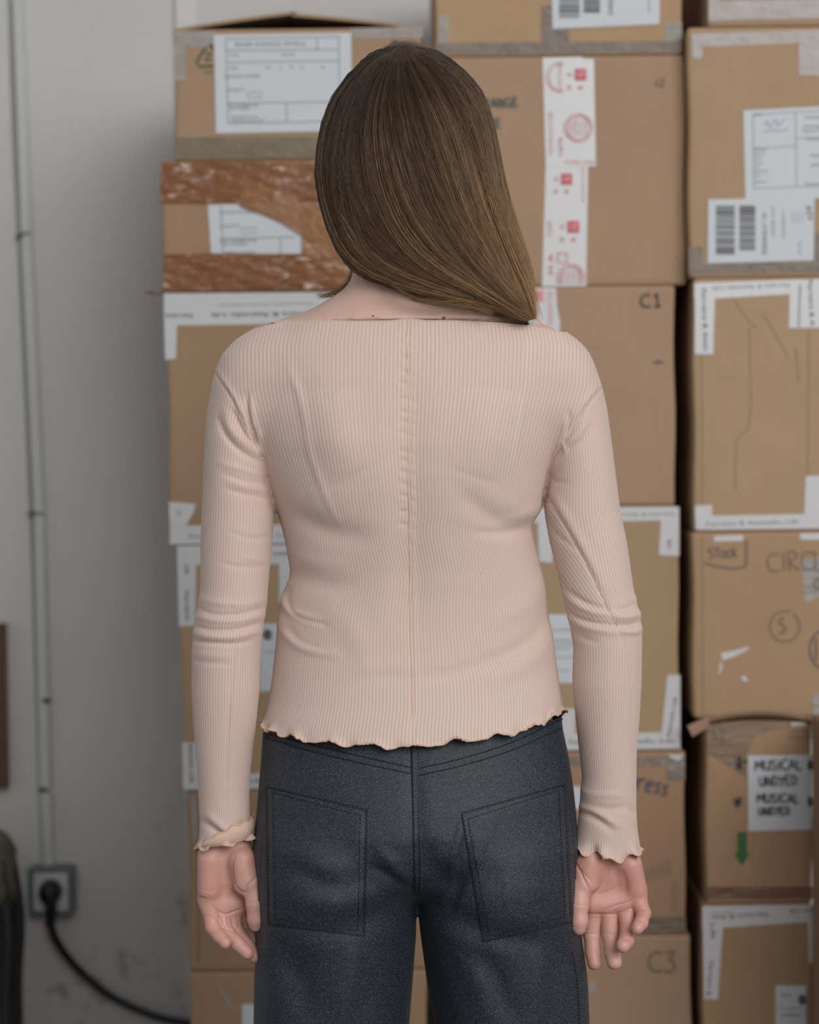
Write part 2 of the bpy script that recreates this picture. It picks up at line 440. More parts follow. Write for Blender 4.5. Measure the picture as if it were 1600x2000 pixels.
def carton_mesh(x0, x1, y0, y1, z0, z1, seed, r=0.005, dent=0.0018, top=True):
    """closed carton: rounded edges, slightly bowed panels, soft corners"""
    rg = np.random.default_rng(seed)
    nx, nz = 10, 10
    def ax(a_, b_, n): 
        t = np.concatenate(([0, .35 * r, r], np.linspace(a_ + 2.5 * r, b_ - 2.5 * r, n) - a_, [b_ - a_ - r, b_ - a_ - .35 * r, b_ - a_])); return a_ + t
    X, Yv, Z = ax(x0, x1, nx), ax(y0, y1, 4), ax(z0, z1, nz)
    idx = {}; V = []; Fc = []
    def vid(i, j, k):
        if (i, j, k) not in idx:
            p = np.array((X[i], Yv[j], Z[k]))
            lo, hi = np.array((x0, y0, z0)) + r, np.array((x1, y1, z1)) - r
            q = np.clip(p, lo, hi); d = p - q; L = np.linalg.norm(d)
            if (np.abs(d) > 1e-9).sum() > 1: p = q + d / L * r
            idx[(i, j, k)] = len(V); V.append(p)
        return idx[(i, j, k)]
    I, J, K = len(X) - 1, len(Yv) - 1, len(Z) - 1
    for i in range(I):
        for k in range(K):
            Fc.append((vid(i, 0, k), vid(i + 1, 0, k), vid(i + 1, 0, k + 1), vid(i, 0, k + 1)))
            Fc.append((vid(i, J, k), vid(i, J, k + 1), vid(i + 1, J, k + 1), vid(i + 1, J, k)))
    for j in range(J):
        for k in range(K):
            Fc.append((vid(0, j, k), vid(0, j, k + 1), vid(0, j + 1, k + 1), vid(0, j + 1, k)))
            Fc.append((vid(I, j, k), vid(I, j + 1, k), vid(I, j + 1, k + 1), vid(I, j, k + 1)))
    for i in range(I):
        for j in range(J):
            Fc.append((vid(i, j, 0), vid(i, j + 1, 0), vid(i + 1, j + 1, 0), vid(i + 1, j, 0)))
            if top: Fc.append((vid(i, j, K), vid(i + 1, j, K), vid(i + 1, j + 1, K), vid(i, j + 1, K)))
    V = np.array(V)
    # crushed corners and slightly waisted sides, never outside the stated box
    for sx in (x0, x1):
        w = np.exp(-((V[:, 0] - sx) / .03) ** 2)
        wob = (np.sin(V[:, 2] * 31 + seed) * .5 + .5) * dent * 1.3 + rg.random() * dent * .4
        V[:, 0] += np.sign((x0 + x1) / 2 - sx) * w * wob
    return V, Fc

COLS = {'A': 0.85, 'B': 0.85, 'C': 0.82}
BOX = {}
def carton(key, px, top, base_z, Y, depth, mat, label, seed, bottom=None, opened=False):
    l, r = px; pb = bottom
    z1 = unp((l + r) / 2, top, Y)[2]
    mid = (top + (pb if pb else 2000)) / 2
    x0, x1 = unp(l, mid, Y)[0], unp(r, mid, Y)[0]
    V, Fc = carton_mesh(x0, x1, Y, Y + depth, base_z, z1, seed, top=not opened)
    o = add('cardboard_box', V, Fc, mat, smooth=True)
    tag(o, label, 'box', 'cartons stacked against the wall')
    BOX[key] = (o, Y, (x0, x1, base_z, z1))
    return o, z1
mk = lambda n, c, s: cardboard('cardboard_' + n, (c[0] * 1.16, c[1] * 1.11, c[2] * 1.08), s)
C_A = [mk('a1', (0.345, 0.235, 0.150), 1), mk('a2', (0.33, 0.215, 0.135), 2), mk('a3', (0.335, 0.225, 0.140), 3), mk('a4', (0.37, 0.26, 0.16), 4), mk('a5', (0.32, 0.21, 0.13), 5), mk('a6', (0.335, 0.22, 0.14), 6)]
C_B = [mk('b1', (0.40, 0.275, 0.165), 7), mk('b2', (0.365, 0.25, 0.165), 8), mk('b3', (0.37, 0.255, 0.17), 9), mk('b4', (0.37, 0.265, 0.165), 10), mk('b5', (0.335, 0.21, 0.13), 11), mk('b6', (0.35, 0.235, 0.155), 12)]
C_C = [mk('c0', (0.36, 0.25, 0.16), 13), mk('c1', (0.38, 0.265, 0.165), 14), mk('c2', (0.39, 0.28, 0.175), 15), mk('c3', (0.375, 0.255, 0.155), 16), mk('c4', (0.36, 0.235, 0.145), 17), mk('c5', (0.35, 0.235, 0.14), 18), mk('d', (0.28, 0.18, 0.115), 19)]

def stack(rows, Y):
    """rows from the top down; built from the floor up so that each carton stands on the one below"""
    z = 0.0; nxt = None
    for key, px, top, depth, mat, label, seed, opened in reversed(rows):
        o, z = carton(key, px, top, z, Y, depth, mat, label, seed, nxt, opened); nxt = top
stack([
 ('A1', (338, 826), 54, .44, C_A[0], 'cardboard box with lifted top flaps and a large white form, top of the left stack', 21, True),
 ('A2', (314, 815), 312, .46, C_A[1], 'cardboard box wrapped in glossy brown packing tape over a white form', 22, False),
 ('A3', (326, 822), 571, .48, C_A[2], 'cardboard box edged with white printed tape, left of her shoulder', 23, False),
 ('A4', (351, 830), 1062, .46, C_A[3], 'cardboard box with white printed tape on its edges behind her left forearm', 24, False),
 ('A5', (367, 834), 1543, .46, C_A[4], 'plain bulging cardboard box behind her left hand', 25, False),
 ('A6', (368, 836), 1896, .47, C_A[5], 'lowest cardboard box of the left stack with a small white label', 26, False)], COLS['A'])
stack([
 ('B1', (846, 1335), -160, .46, C_B[0], 'top box of the middle stack with grey tape and a barcode label', 31, False),
 ('B2', (848, 1341), 109, .47, C_B[1], 'cardboard box with vertical red printed white tape beside her head', 32, False),
 ('B3', (848, 1321), 559, .46, C_B[2], 'cardboard box marked C1 beside her right shoulder', 33, False),
 ('B4', (850, 1329), 989, .47, C_B[3], 'cardboard box with white printed tape on its edges behind her right forearm', 34, False),
 ('B5', (852, 1341), 1469, .46, C_B[4], 'cardboard box with handwriting ending in ress, above the box marked C3', 35, False),
 ('B6', (852, 1352), 1828, .47, C_B[5], 'cardboard box marked C3, lowest of the middle stack', 36, False)], COLS['B'])
stack([
 ('C0', (1381, 1790), -140, .44, C_C[0], 'cardboard box with pale tape at its base in the top right corner', 41, False),
 ('C1', (1343, 1800), 51, .46, C_C[1], 'cardboard box with a white shipping form above a barcode label', 42, False),
 ('C2', (1353, 1800), 541, .46, C_C[2], 'cardboard box framed all round with white printed tape in the right stack', 43, False),
 ('C3', (1352, 1690), 1038, .46, C_C[3], 'cardboard box with STOCK and a circled S in marker', 44, False),
 ('C4', (1377, 1589), 1402, .44, C_C[4], 'cardboard box with a MUSICAL UNDYED paper and a green arrow', 45, False),
 ('C5', (1371, 1592), 1766, .46, C_C[5], 'dark cardboard box with white tape corner at the lower right', 46, False)], COLS['C'])
dY = 0.36
_xl = unp(1584, 1700, dY + .44)[0]; _pl = float(proj(np.array([[_xl, dY, unp(1593, 1700, dY)[2]]]))[0][0])
_pt = float(proj(np.array([[_xl, dY, unp(1590, 1393, dY + .44)[2]]]))[1][0])
o, _ = carton('D', (_pl, _pl + 300), _pt, 0.0, dY, .44, C_C[6], 'dark cardboard box cut off by the lower right edge', 47, 2000)

# --- A1: open top with tented flaps, form, recycling mark
o, Y, (x0, x1, z0, z1) = BOX['A1']
pk = unp(574, 21, Y); hl, hr = np.array((x0, Y, z1)), np.array((x1, Y, z1))
for side, hp in ((0, hl), (1, hr)):
    e = np.array((pk[0] + (.003 if side == 0 else -.003), Y + .002, pk[2] - (0 if side == 0 else .003)))
    top = []
    n = 8
    for j in range(2):
        for i in range(n + 1):
            t = i / n; p = hp + (e - hp) * t; p = p.copy(); p[2] += .0012 * math.sin(math.pi * t) ; p[1] = Y + .001 + j * .42; p[2] -= j * .012 * t; top.append(p)
    top = np.array(top); bot = top - (0, 0, .0045); V = np.vstack((top, bot)); N = 2 * (n + 1); Fc = []
    for i in range(n):
        Fc += [(i, i + 1, n + 2 + i, n + 1 + i), (N + i, N + n + 1 + i, N + n + 2 + i, N + i + 1), (i, N + i, N + i + 1, i + 1), (n + 1 + i, n + 2 + i, N + n + 2 + i, N + n + 1 + i)]
    Fc += [(n, N + n, N + 2 * n + 1, 2 * n + 1), (0, n + 1, N + n + 1, N)]
    add('flap', V, Fc, C_A[0], o)
rect('packing_tape', 337, 62, 420, 94, Y, M_clear, o, 1, 2); rect('packing_tape', 684, 55, 826, 76, Y, M_clear, o, 1, 3)
rect('packing_tape', 338, 64, 362, 158, Y, M_clear, o, 2)
rect('packing_tape', 345, 268, 826, 309, Y, film('dull_tape', (0.30, 0.25, 0.17), .5, .3, .3), o, 1, 2)
fm = patch('shipping_form', [(418, 68), (686, 64), (688, 256), (422, 261)], Y, M_paper, o, 3)
L = 5
def rule(p, q, w=1.6, mat=M_print, par=fm, Y_=Y, layer=L): pen([[p, q]], w, Y_, mat, par, layer, 'ruled_line')
for p, q in (((442, 76), (664, 72)), ((442, 99), (662, 97)), ((443, 122), (662, 119)), ((444, 202), (664, 199)), ((446, 241), (664, 237)), ((442, 76), (446, 241)), ((662, 73), (664, 237)), ((560, 201), (561, 239)), ((619, 75), (620, 98))): rule(p, q)
text('BASE RANGE SMALL', 530, 86, 9, 1, Y, M_print, fm, L, width=138)
for s_, x_, y_, h_ in (('STYLE', 457, 108, 5), ('UNDYED', 563, 107, 5), ('SIZE', 457, 133, 6), ('XS', 524, 132, 6), ('S', 549, 132, 6), ('M', 569, 131, 6), ('L', 591, 131, 8), ('XL', 631, 131, 6), ('COLOUR NUMBER', 474, 149, 6), ('QUANTITY', 462, 176, 5), ('BOX NUMBER ONE', 476, 206, 5), ('NET WEIGHT', 470, 212, 5), ('SHIPPING NOTES', 478, 229, 5), ('DESTINATION PORT', 485, 236, 5)):
    text(s_, x_, y_, h_, 1, Y, M_print, fm, L)
pen([[(485, 180), (512, 180), (512, 190), (485, 190), (485, 180)]], 1.3, Y, M_print, fm, L, 'ruled_line')
pen([[(403, 92), (392, 108), (384, 122), (390, 130), (417, 129)], [(410, 86), (417, 98)], [(400, 116), (412, 116)], [(402, 106), (414, 106)]], 5, Y, M_dgreen, o, 1, 'recycling_mark')
text('PAP', 408, 141, 7, 0, Y, M_dgreen, o, 1)
patch('tree_mark', [(769, 74), (776, 88), (772, 88), (778, 100), (760, 100), (766, 88), (763, 88)], Y, M_green, o, 1)

# --- A2: brown tape windings, form half under the tape
o, Y, _b = BOX['A2']
def wavy_sheet(name, l, t, r, b, Y, mat, parent, amp=.004, seed=1, skew=0, nx=48, nz=14, layer=3):
    """wrinkled film sheet"""
    rg = np.random.default_rng(seed); V = []; ph = rg.random(8) * 6.28
    for j in range(nz + 1):
        for i in range(nx + 1):
            u, v = i / nx, j / nz; px = l + (r - l) * u; py = t + (b - t) * v - skew * u + 2 * math.sin(9 * u + ph[0]) * (v - .5)
            h = sum(math.sin(f1 * u + f2 * v + p) for f1, f2, p in ((23, 9, ph[1]), (41, -17, ph[2]), (13, 31, ph[3]), (67, 22, ph[4]))) / 4
            p = unp(px, py, Y); p[1] = Y - .0005 * layer - amp * (.5 + .5 * h); V.append(p)
    Fc = [(j * (nx + 1) + i, (j + 1) * (nx + 1) + i, (j + 1) * (nx + 1) + i + 1, j * (nx + 1) + i + 1) for j in range(nz) for i in range(nx)]
    return add(name, V, Fc, mat, parent, True)
lf = patch('shipping_form', [(406, 400), (640, 396), (642, 499), (413, 502)], Y, M_paper, o, 2)
for p, q in (((432, 402), (436, 500)), ((434, 466), (575, 463)), ((547, 464), (549, 499))): rule(p, q, 1.6, M_print, lf, Y, 4)
for s_, x_, y_ in (('COLOUR NUMBER', 463, 414), ('QUANTITY', 450, 442), ('BOX NUMBER ONE', 466, 470), ('NET WEIGHT', 460, 477), ('SHIPPING NOTES', 467, 494)): text(s_, x_, y_, 6, 1, Y, M_print, lf, 4)
pen([[(472, 446), (502, 445), (502, 455), (472, 456), (472, 446)]], 1.3, Y, M_print, lf, 4, 'ruled_line')
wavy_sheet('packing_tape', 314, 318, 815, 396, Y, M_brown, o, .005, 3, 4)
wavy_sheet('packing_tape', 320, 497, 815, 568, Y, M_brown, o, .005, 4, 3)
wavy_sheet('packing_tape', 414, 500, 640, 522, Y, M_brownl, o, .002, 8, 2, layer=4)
V = []
for j in range(11):
    for i in range(41):
        u, v = i / 40, j / 10
        px = 470 + 230 * u; py = 372 + 140 * u ** 1.5 + (52 + 26 * u) * (v - .4) + 3 * math.sin(8 * u + 7 * v)
        p = unp(px, py, Y); p[1] = Y - .003 - .004 * (.5 + .5 * math.sin(30 * v + 9 * u) * math.cos(12 * u)); V.append(p)
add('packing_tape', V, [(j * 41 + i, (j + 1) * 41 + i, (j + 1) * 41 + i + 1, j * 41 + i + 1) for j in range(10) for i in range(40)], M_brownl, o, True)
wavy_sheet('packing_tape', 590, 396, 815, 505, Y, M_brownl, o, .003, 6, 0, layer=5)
p, q = unp(284, 567, Y + .02), unp(330, 571, Y + .02)
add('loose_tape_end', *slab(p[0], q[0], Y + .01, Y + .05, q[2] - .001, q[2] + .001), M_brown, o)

# --- white printed tape frames
TXT = 'Ferreira & Azevedo, Lda'
def wtape(pts, Y, par, layer=1): return patch('printed_tape', pts, Y, M_tape, par, layer)
o, Y, _b = BOX['A3']
t_ = wtape([(320, 573), (822, 569), (822, 629), (321, 636)], Y, o)
text(TXT, 515, 614, 9, 181, Y, M_printd, t_, 3, width=205); text('Ferreira', 350, 617, 9, 181, Y, M_printd, t_, 3, width=52)
text('empresa de malhas, tinturaria e acabamentos', 520, 594, 4, 181, Y, M_print, t_, 3, width=190)
t_ = wtape([(321, 634), (346, 634), (344, 701), (323, 703)], Y, o, 2)
t_ = wtape([(330, 980), (382, 984), (379, 1000), (362, 1028), (332, 1028)], Y, o, 2); text('Lda', 350, 1000, 7, -75, Y, M_print, t_, 4)
t_ = wtape([(332, 1027), (822, 1022), (822, 1059), (332, 1063)], Y, o, 1); text(TXT, 470, 1046, 8, 1, Y, M_print, t_, 3, width=200)
o, Y, _b = BOX['A4']
t_ = wtape([(346, 1066), (826, 1062), (826, 1098), (347, 1104)], Y, o); text(TXT, 500, 1082, 8, 181, Y, M_printd, t_, 3, width=190)
t_ = wtape([(347, 1100), (383, 1100), (382, 1222), (350, 1224)], Y, o, 2); text('Ferreira', 366, 1182, 9, -88, Y, M_printd, t_, 4, width=56); text('Lda', 366, 1112, 9, -88, Y, M_printd, t_, 4)
wtape([(545, 1098), (578, 1098), (576, 1174), (545, 1176)], Y, o, 2)
t_ = wtape([(356, 1450), (392, 1450), (392, 1542), (358, 1542)], Y, o, 2); text('Azevedo, Lda', 374, 1490, 9, -88, Y, M_printd, t_, 4, width=76)
t_ = wtape([(390, 1512), (828, 1508), (828, 1538), (390, 1541)], Y, o, 1); text(TXT, 520, 1524, 8, 1, Y, M_printd, t_, 3, width=150)
lb = rect('carton_label', 507, 1218, 580, 1350, Y, M_paper, o, 1); patch('printed_mark', [(514, 1234), (522, 1228), (531, 1234), (530, 1248), (521, 1250), (514, 1244)], Y, M_printd, lb, 3); text('ref no 12', 530, 1272, 5, 0, Y, M_print, lb, 3)
o, Y, _b = BOX['A5']
pen([[(384, 1560), (387, 1700), (388, 1880)]], 3, Y, cardboard('fold_crease', (0.24, 0.155, 0.095), 3), o, 1, 'fold_crease')
patch('tape_piece', [(372, 1548), (384, 1556), (386, 1640), (378, 1642)], Y, M_clear, o, 2)
o, Y, _b = BOX['A6']
rect('carton_label', 473, 1961, 560, 2060, Y, M_paper, o, 1)
patch('tape_piece', [(424, 1922), (430, 1922), (458, 1970), (450, 1972)], Y, M_clear, o, 1)

# --- B1 barcode label, grey tape
def barcode(px, py, w, h, n, Y, par, layer=3, seed=0):
    rg = np.random.default_rng(seed); y = py; q, Fc = [], []
    e = np.cumsum(rg.uniform(.5, 2.2, 2 * n)); e = e / e[-1] * h
    for k in range(n):
        a_, b_ = py + (e[2 * k - 1] if k else 0), py + e[2 * k]
        i = len(q); q += [(px, a_), (px + w, a_), (px + w, b_), (px, b_)]; Fc.append((i, i + 3, i + 2, i + 1))
    W = np.array([unp(x, y, Y) for x, y in q]); W[:, 1] = Y - .0005 * layer
    return add('barcode', W, Fc, M_printd, par)
o, Y, _b = BOX['B1']
rect('packing_tape', 850, 84, 1330, 107, Y, M_greyt, o, 1, 4); rect('packing_tape', 1058, 12, 1112, 84, Y, M_greyt, o, 2, 4)
rect('packing_tape', 1300, 44, 1332, 80, Y, M_clear, o, 2, 0); rect('packing_tape', 858, 30, 876, 84, Y, M_clear, o, 1, 0)
lb = patch('barcode_label', [(1077, -70), (1289, -76), (1288, 48), (1079, 57)], Y, M_paper, o, 4)
barcode(1092, -60, 40, 97, 26, Y, lb, 6, 1); barcode(1140, -62, 32, 89, 26, Y, lb, 6, 2)
text('SWISS CARGO', 1193, -10, 9, 90, Y, M_printd, lb, 6); text('LISBOA', 1228, -20, 6, 90, Y, M_print, lb, 6); text('1-1', 1180, 44, 4, 90, Y, M_print, lb, 6); text('fragile goods', 1268, 10, 4, 90, Y, M_print, lb, 6)

# --- B2 red printed tape
o, Y, _b = BOX['B2']
write('ORANGE', 934, 212, 17, 4.0, Y, M_pencil, o, 4, .16); write('RE', 958, 248, 15, 4.0, Y, M_pencil, o, 2, .2); write('c2', 1281, 168, 14, 2.6, Y, M_inkf, o)
ta = patch('printed_tape', [(1060, 113), (1136, 111), (1140, 115), (1160, 115), (1164, 325), (1066, 327)], Y, M_tape, o, 2)
tb = patch('printed_tape', [(1066, 320), (1149, 318), (1145, 559), (1059, 560)], Y, M_tape, o, 1)
def stamp(px, py, r, par, layer=5):
    pen([arc(px, py, r, r, 0, 360, 26), arc(px, py, r * .86, r * .86, 0, 360, 26)], 2.2, Y, M_pink, par, layer, 'printed_stamp')
    for k, s_ in enumerate(('FABRIC', 'COTTON', 'NATURAL', 'LINEN')):
        text(s_, px - r * .55 + k * r * .36, py, r * .22, 90, Y, M_red if k == 1 else M_pink, par, layer, width=r * 1.25)
def emblem(px, py, par, s=1.0, layer=5):
    """red tile with a white G and the letters around it, all turned on their side"""
    c = 11 * s
    patch('printed_emblem', [(px - c, py - c), (px + c, py - c), (px + c, py + c), (px - c, py + c)], Y, M_red, par, layer)
    text('G', px, py, 13 * s, 90, Y, M_tape, par, layer + 1); text('A', px - 22 * s, py, 9 * s, 90, Y, M_red, par, layer)
    text('H', px - 22 * s, py + 25 * s, 9 * s, 90, Y, M_red, par, layer); text('B', px, py + 25 * s, 9 * s, 90, Y, M_red, par, layer)
emblem(1134, 146, ta); stamp(1130, 250, 27, ta)
pen([arc(1094, 151, 26, 29, 75, 285, 20), arc(1094, 151, 21, 25, 75, 285, 20)], 1.8, Y, M_pink, ta, 5, 'printed_stamp')
text('COTONE', 1094, 150, 7, 90, Y, M_pink, ta, 5, width=50); text('GARANTIE', 1076, 260, 9, 90, Y, M_pink, ta, 5, width=84); text('1275', 1095, 286, 8, 90, Y, M_red, ta, 5, width=34); text('PURE LINE', 1133, 317, 6, 0, Y, M_pink, ta, 5, width=58)
emblem(1107, 350, tb, .95); emblem(1120, 443, tb); text('SERVICE NATURA', 1139, 360, 5, 90, Y, M_pink, tb, 5, width=70); text('CAP', 1074, 446, 9, 90, Y, M_pink, tb, 5, width=30)
text('H A', 1076, 515, 9, 90, Y, M_red, tb, 5, width=40); stamp(1115, 545, 26, tb) if False else None
pen([arc(1115, 543, 26, 27, -25, 205, 24), arc(1115, 543, 21, 22, -30, 210, 24)], 2.2, Y, M_pink, tb, 5, 'printed_stamp')
for k in range(4): text('LINEN', 1100 + 10 * k, 541, 6, 90, Y, M_pink, tb, 5, width=26)
pen([[(1090, 494), (1108, 494), (1108, 512), (1090, 512), (1090, 494)]], 3, Y, M_pink, tb, 5, 'printed_emblem')

# --- B3
o, Y, _b = BOX['B3']
write('C1', 1252, 600, 24, 4, Y, M_ink, o, 2, .18, 0, sx=1.15)
tc_ = patch('printed_tape', [(1000, 562), (1086, 562), (1088, 600), (1094, 628), (1092, 690), (1000, 690)], Y, M_tape, o, 1)
patch('printed_emblem', [(1040, 566), (1062, 566), (1062, 590), (1040, 590)], Y, M_pink, tc_, 3); text('H', 1051, 578, 12, 90, Y, M_red, tc_, 4)
text('GARANTIE', 1075, 602, 11, 90, Y, M_pink, tc_, 3, width=66); text('COTONE', 1052, 620, 8, 90, Y, M_pink, tc_, 3, width=44)
patch('dent', [(1275, 705), (1290, 703), (1299, 708), (1288, 712), (1276, 710)], Y, M_inkf, o, 1)
# --- B4
o, Y, _b = BOX['B4']
t_ = wtape([(850, 994), (1327, 990), (1327, 1016), (850, 1024)], Y, o); text(TXT, 1240, 1005, 7, 181, Y, M_print, t_, 3, width=150)
t_ = wtape([(1291, 1014), (1327, 1014), (1327, 1086), (1287, 1084)], Y, o, 2); text('Lda', 1306, 1062, 9, 92, Y, M_printd, t_, 4)
wtape([(1050, 1010), (1090, 1010), (1078, 1100), (1053, 1096)], Y, o, 2)
lb = rect('carton_label', 1062, 1200, 1128, 1334, Y, M_paper, o, 1)
for s_, y_ in (('cone conteudo', 1229), ('malha listada', 1250), ('no. encomenda', 1258), ('branco cru', 1266), ('lote e data', 1309)): text(s_, 1098, y_, 5, 1, Y, M_print, lb, 3)
rule((1068, 1283), (1126, 1283), 1.5, M_print, lb, Y, 3)
t_ = wtape([(1304, 1318), (1329, 1318), (1329, 1464), (1291, 1440)], Y, o, 2); text('Azevedo Lda', 1312, 1400, 8, 80, Y, M_printd, t_, 4, width=80)
t_ = wtape([(850, 1436), (1329, 1430), (1329, 1462), (850, 1467)], Y, o, 1); text(TXT, 1215, 1448, 8, 1, Y, M_printd, t_, 3, width=205)
wtape([(1092, 1384), (1124, 1384), (1122, 1440), (1094, 1440)], Y, o, 2)
# --- B5, B6
o, Y, _b = BOX['B5']
rect('packing_tape', 860, 1478, 1306, 1497, Y, M_greyt, o, 1); rect('packing_tape', 1304, 1478, 1338, 1524, Y, M_greyt, o, 2)
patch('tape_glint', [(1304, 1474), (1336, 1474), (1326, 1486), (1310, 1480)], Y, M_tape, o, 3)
write('press', 1224, 1535, 32, 4, Y, M_bluei, o, -14, .1, .05, sx=.95); rect('carton_label', 1116, 1536, 1136, 1580, Y, M_paper, o, 1)
for k in range(6): pen([[(1262 + 9 * k, 1722 - 3 * k), (1264 + 9 * k, 1698 - 4 * k)]], 3.5, Y, plain('worn_print', (0.24, 0.16, 0.12), .8), o, 1, 'worn_print')
pen([[(1314, 1722), (1314, 1780)], [(1322, 1722), (1322, 1780)]], 3, Y, plain('worn_line', (0.24, 0.17, 0.12), .8), o, 1, 'worn_print')
rect('packing_tape', 860, 1790, 1340, 1822, Y, film('dull_tape_low', (0.26, 0.20, 0.14), .5, .3, .3), o, 1)
o, Y, _b = BOX['B6']
write('C3', 1267, 1897, 38, 4.6, Y, M_inkf, o, 0, .1, 0)
patch('tape_piece', [(1150, 1918), (1166, 1920), (1160, 1940), (1150, 1940)], Y, M_clear, o, 1)

# --- C column
o, Y, _b = BOX['C0']
rect('packing_tape', 1386, 2, 1700, 40, Y, M_pinkt, o, 1, 6); rect('packing_tape', 1384, -100, 1406, 42, Y, M_pinkt, o, 2)
o, Y, _b = BOX['C1']
t_ = patch('packing_tape', [(1350, 66), (1790, 52), (1790, 76), (1364, 92), (1352, 92)], Y, M_pinkt, o, 1)
patch('packing_tape', [(1352, 66), (1372, 66), (1372, 112), (1366, 117), (1352, 113)], Y, M_pinkt, o, 2)
rect('packing_tape', 1560, 64, 1640, 148, Y, M_pinkt, o, 2); rect('packing_tape', 1348, 514, 1790, 536, Y, M_greyt, o, 1, 4); rect('packing_tape', 1346, 482, 1372, 532, Y, M_greyt, o, 2)
patch('packing_tape', [(1590, 455), (1640, 450), (1640, 520), (1570, 522)], Y, M_greyt, o, 2)
fm = patch('shipping_form', [(1452, 216), (1760, 200), (1768, 382), (1456, 392)], Y, M_paper, o, 2)
for p, q in (((1471, 223), (1740, 210)), ((1471, 223), (1473, 368)), ((1554, 219), (1556, 364)), ((1473, 290), (1554, 285)), ((1473, 368), (1740, 358)), ((1556, 270), (1740, 262))): rule(p, q, 1.2, M_print, fm, Y, 4)
for s_, x_, y_ in (('Sender', 1481, 224), ('Quantity', 1485, 292), ('Net kg', 1483, 301), ('Size', 1481, 309), ('Color', 1482, 318), ('Lot', 1480, 326), ('Reference', 1487, 334), ('Date', 1480, 343), ('Pallet no', 1486, 355)): text(s_, x_, y_, 5, 2, Y, M_print, fm, 4)
for s_, x_, y_ in (('Destinatario final', 1600, 228), ('Copenhagen', 1590, 247), ('Denmark', 1584, 255), ('Contents below', 1602, 271), ('MUSICAL', 1600, 304), ('UNDYED', 1600, 322), ('Gross weight total', 1604, 359)): text(s_, x_, y_, 6, 2, Y, M_print, fm, 4)
pen([curve([(1493, 246), (1499, 236), (1503, 248), (1510, 240), (1516, 234), (1520, 246), (1528, 236), (1534, 232)], 30), curve([(1491, 258), (1510, 254), (1524, 256), (1540, 252)], 20)], 2.5, Y, plain('pale_blue_ink', (0.42, 0.45, 0.55), .7), fm, 4, 'signature')
lb = patch('barcode_label', [(1383, 390), (1591, 386), (1589, 509), (1382, 515)], Y, M_paper, o, 4)
barcode(1398, 402, 37, 96, 27, Y, lb, 6, 3); barcode(1444, 402, 31, 87, 26, Y, lb, 6, 4)
text('SWISS', 1493, 474, 9, -90, Y, M_printd, lb, 6, width=46); text('40 UP', 1493, 432, 8, -90, Y, M_print, lb, 6, width=34); text('CH 8034', 1510, 432, 6, -90, Y, M_print, lb, 6, width=56)
text('LISBOA', 1530, 440, 5, -90, Y, M_print, lb, 6, width=54); text('ASV', 1581, 416, 12, -82, Y, M_printd, lb, 6, width=30); text('fragile goods', 1562, 484, 4, -90, Y, M_print, lb, 6)
for k in range(3): text('1234 567 89', 1548 + 9 * k, 425, 3, -90, Y, M_print, lb, 6)
o, Y, _b = BOX['C2']
t_ = wtape([(1356, 553), (1790, 538), (1790, 560), (1398, 583), (1356, 585)], Y, o); text(TXT, 1466, 560, 8, 183, Y, M_print, t_, 3, width=150)
t_ = wtape([(1357, 556), (1397, 556), (1393, 692), (1357, 692)], Y, o, 2); text('Ferreira & Azev', 1377, 625, 9, -88, Y, M_printd, t_, 4, width=122)
t_ = wtape([(1543, 548), (1640, 548), (1640, 640), (1541, 641)], Y, o, 2); text('Ferreira & A', 1585, 592, 9, -87, Y, M_printd, t_, 4, width=90); rule((1563, 556), (1560, 638), 3, M_print, t_, Y, 4)
wtape([(1357, 988), (1391, 986), (1391, 1006), (1393, 1032), (1359, 1034)], Y, o, 2)
t_ = wtape([(1360, 1008), (1790, 1000), (1790, 1030), (1362, 1035)], Y, o, 1); text(TXT, 1470, 1021, 9, 2, Y, M_print, t_, 3, width=180)
wtape([(1574, 930), (1630, 928), (1630, 1004), (1571, 1005)], Y, o, 2)
crease = cardboard('crease_brown', (0.33, 0.235, 0.145), 5)
for st in ([(1433, 585), (1452, 612), (1470, 634), (1480, 640)], [(1490, 612), (1508, 640), (1530, 680), (1541, 700)], [(1464, 640), (1465, 820), (1440, 860), (1436, 960)], [(1555, 680), (1560, 745)], [(1371, 694), (1372, 984)], [(1580, 645), (1578, 930)]):
    pen([curve(st, 12)], 2.6, Y, crease, o, 1, 'crease')
o, Y, _b = BOX['C3']
patch('tape_piece', [(1395, 1047), (1452, 1045), (1451, 1056), (1395, 1058)], Y, M_tape, o, 1); patch('tape_piece', [(1562, 1042), (1640, 1040), (1640, 1054), (1564, 1054)], Y, M_tape, o, 1)
write('STock', 1384, 1090, 19, 3, Y, M_inkf, o, 3, .06, .05)
pen([curve([(1458, 1056), (1458, 1085), (1457, 1103), (1452, 1108), (1425, 1110), (1398, 1105), (1377, 1100)], 30)], 4, Y, M_inkf, o, 2)
write('CIRC', 1500, 1118, 36, 2.5, Y, M_inkf, o, 4, .1, .05); write('LE', 1592, 1112, 36, 2.5, Y, M_inkf, o, 2)
write('O', 1590, 1152, 22, 3.6, Y, M_inkf, o)
patch('tape_piece', [(1562, 1096), (1640, 1080), (1640, 1150), (1590, 1170), (1572, 1180), (1570, 1130)], Y, M_clear, o, 1)
pen([arc(1533, 1223, 29, 30, 70, 415, 34)], 3, Y, M_inkf, o, 2); write('S', 1522, 1236, 28, 3.4, Y, M_inkf, o, 4, 0, 0, sx=.9)
pen([arc(1612, 1268, 30, 38, 100, 260, 24), [(1594, 1246), (1594, 1290)]], 3, Y, M_bluei, o, 2)
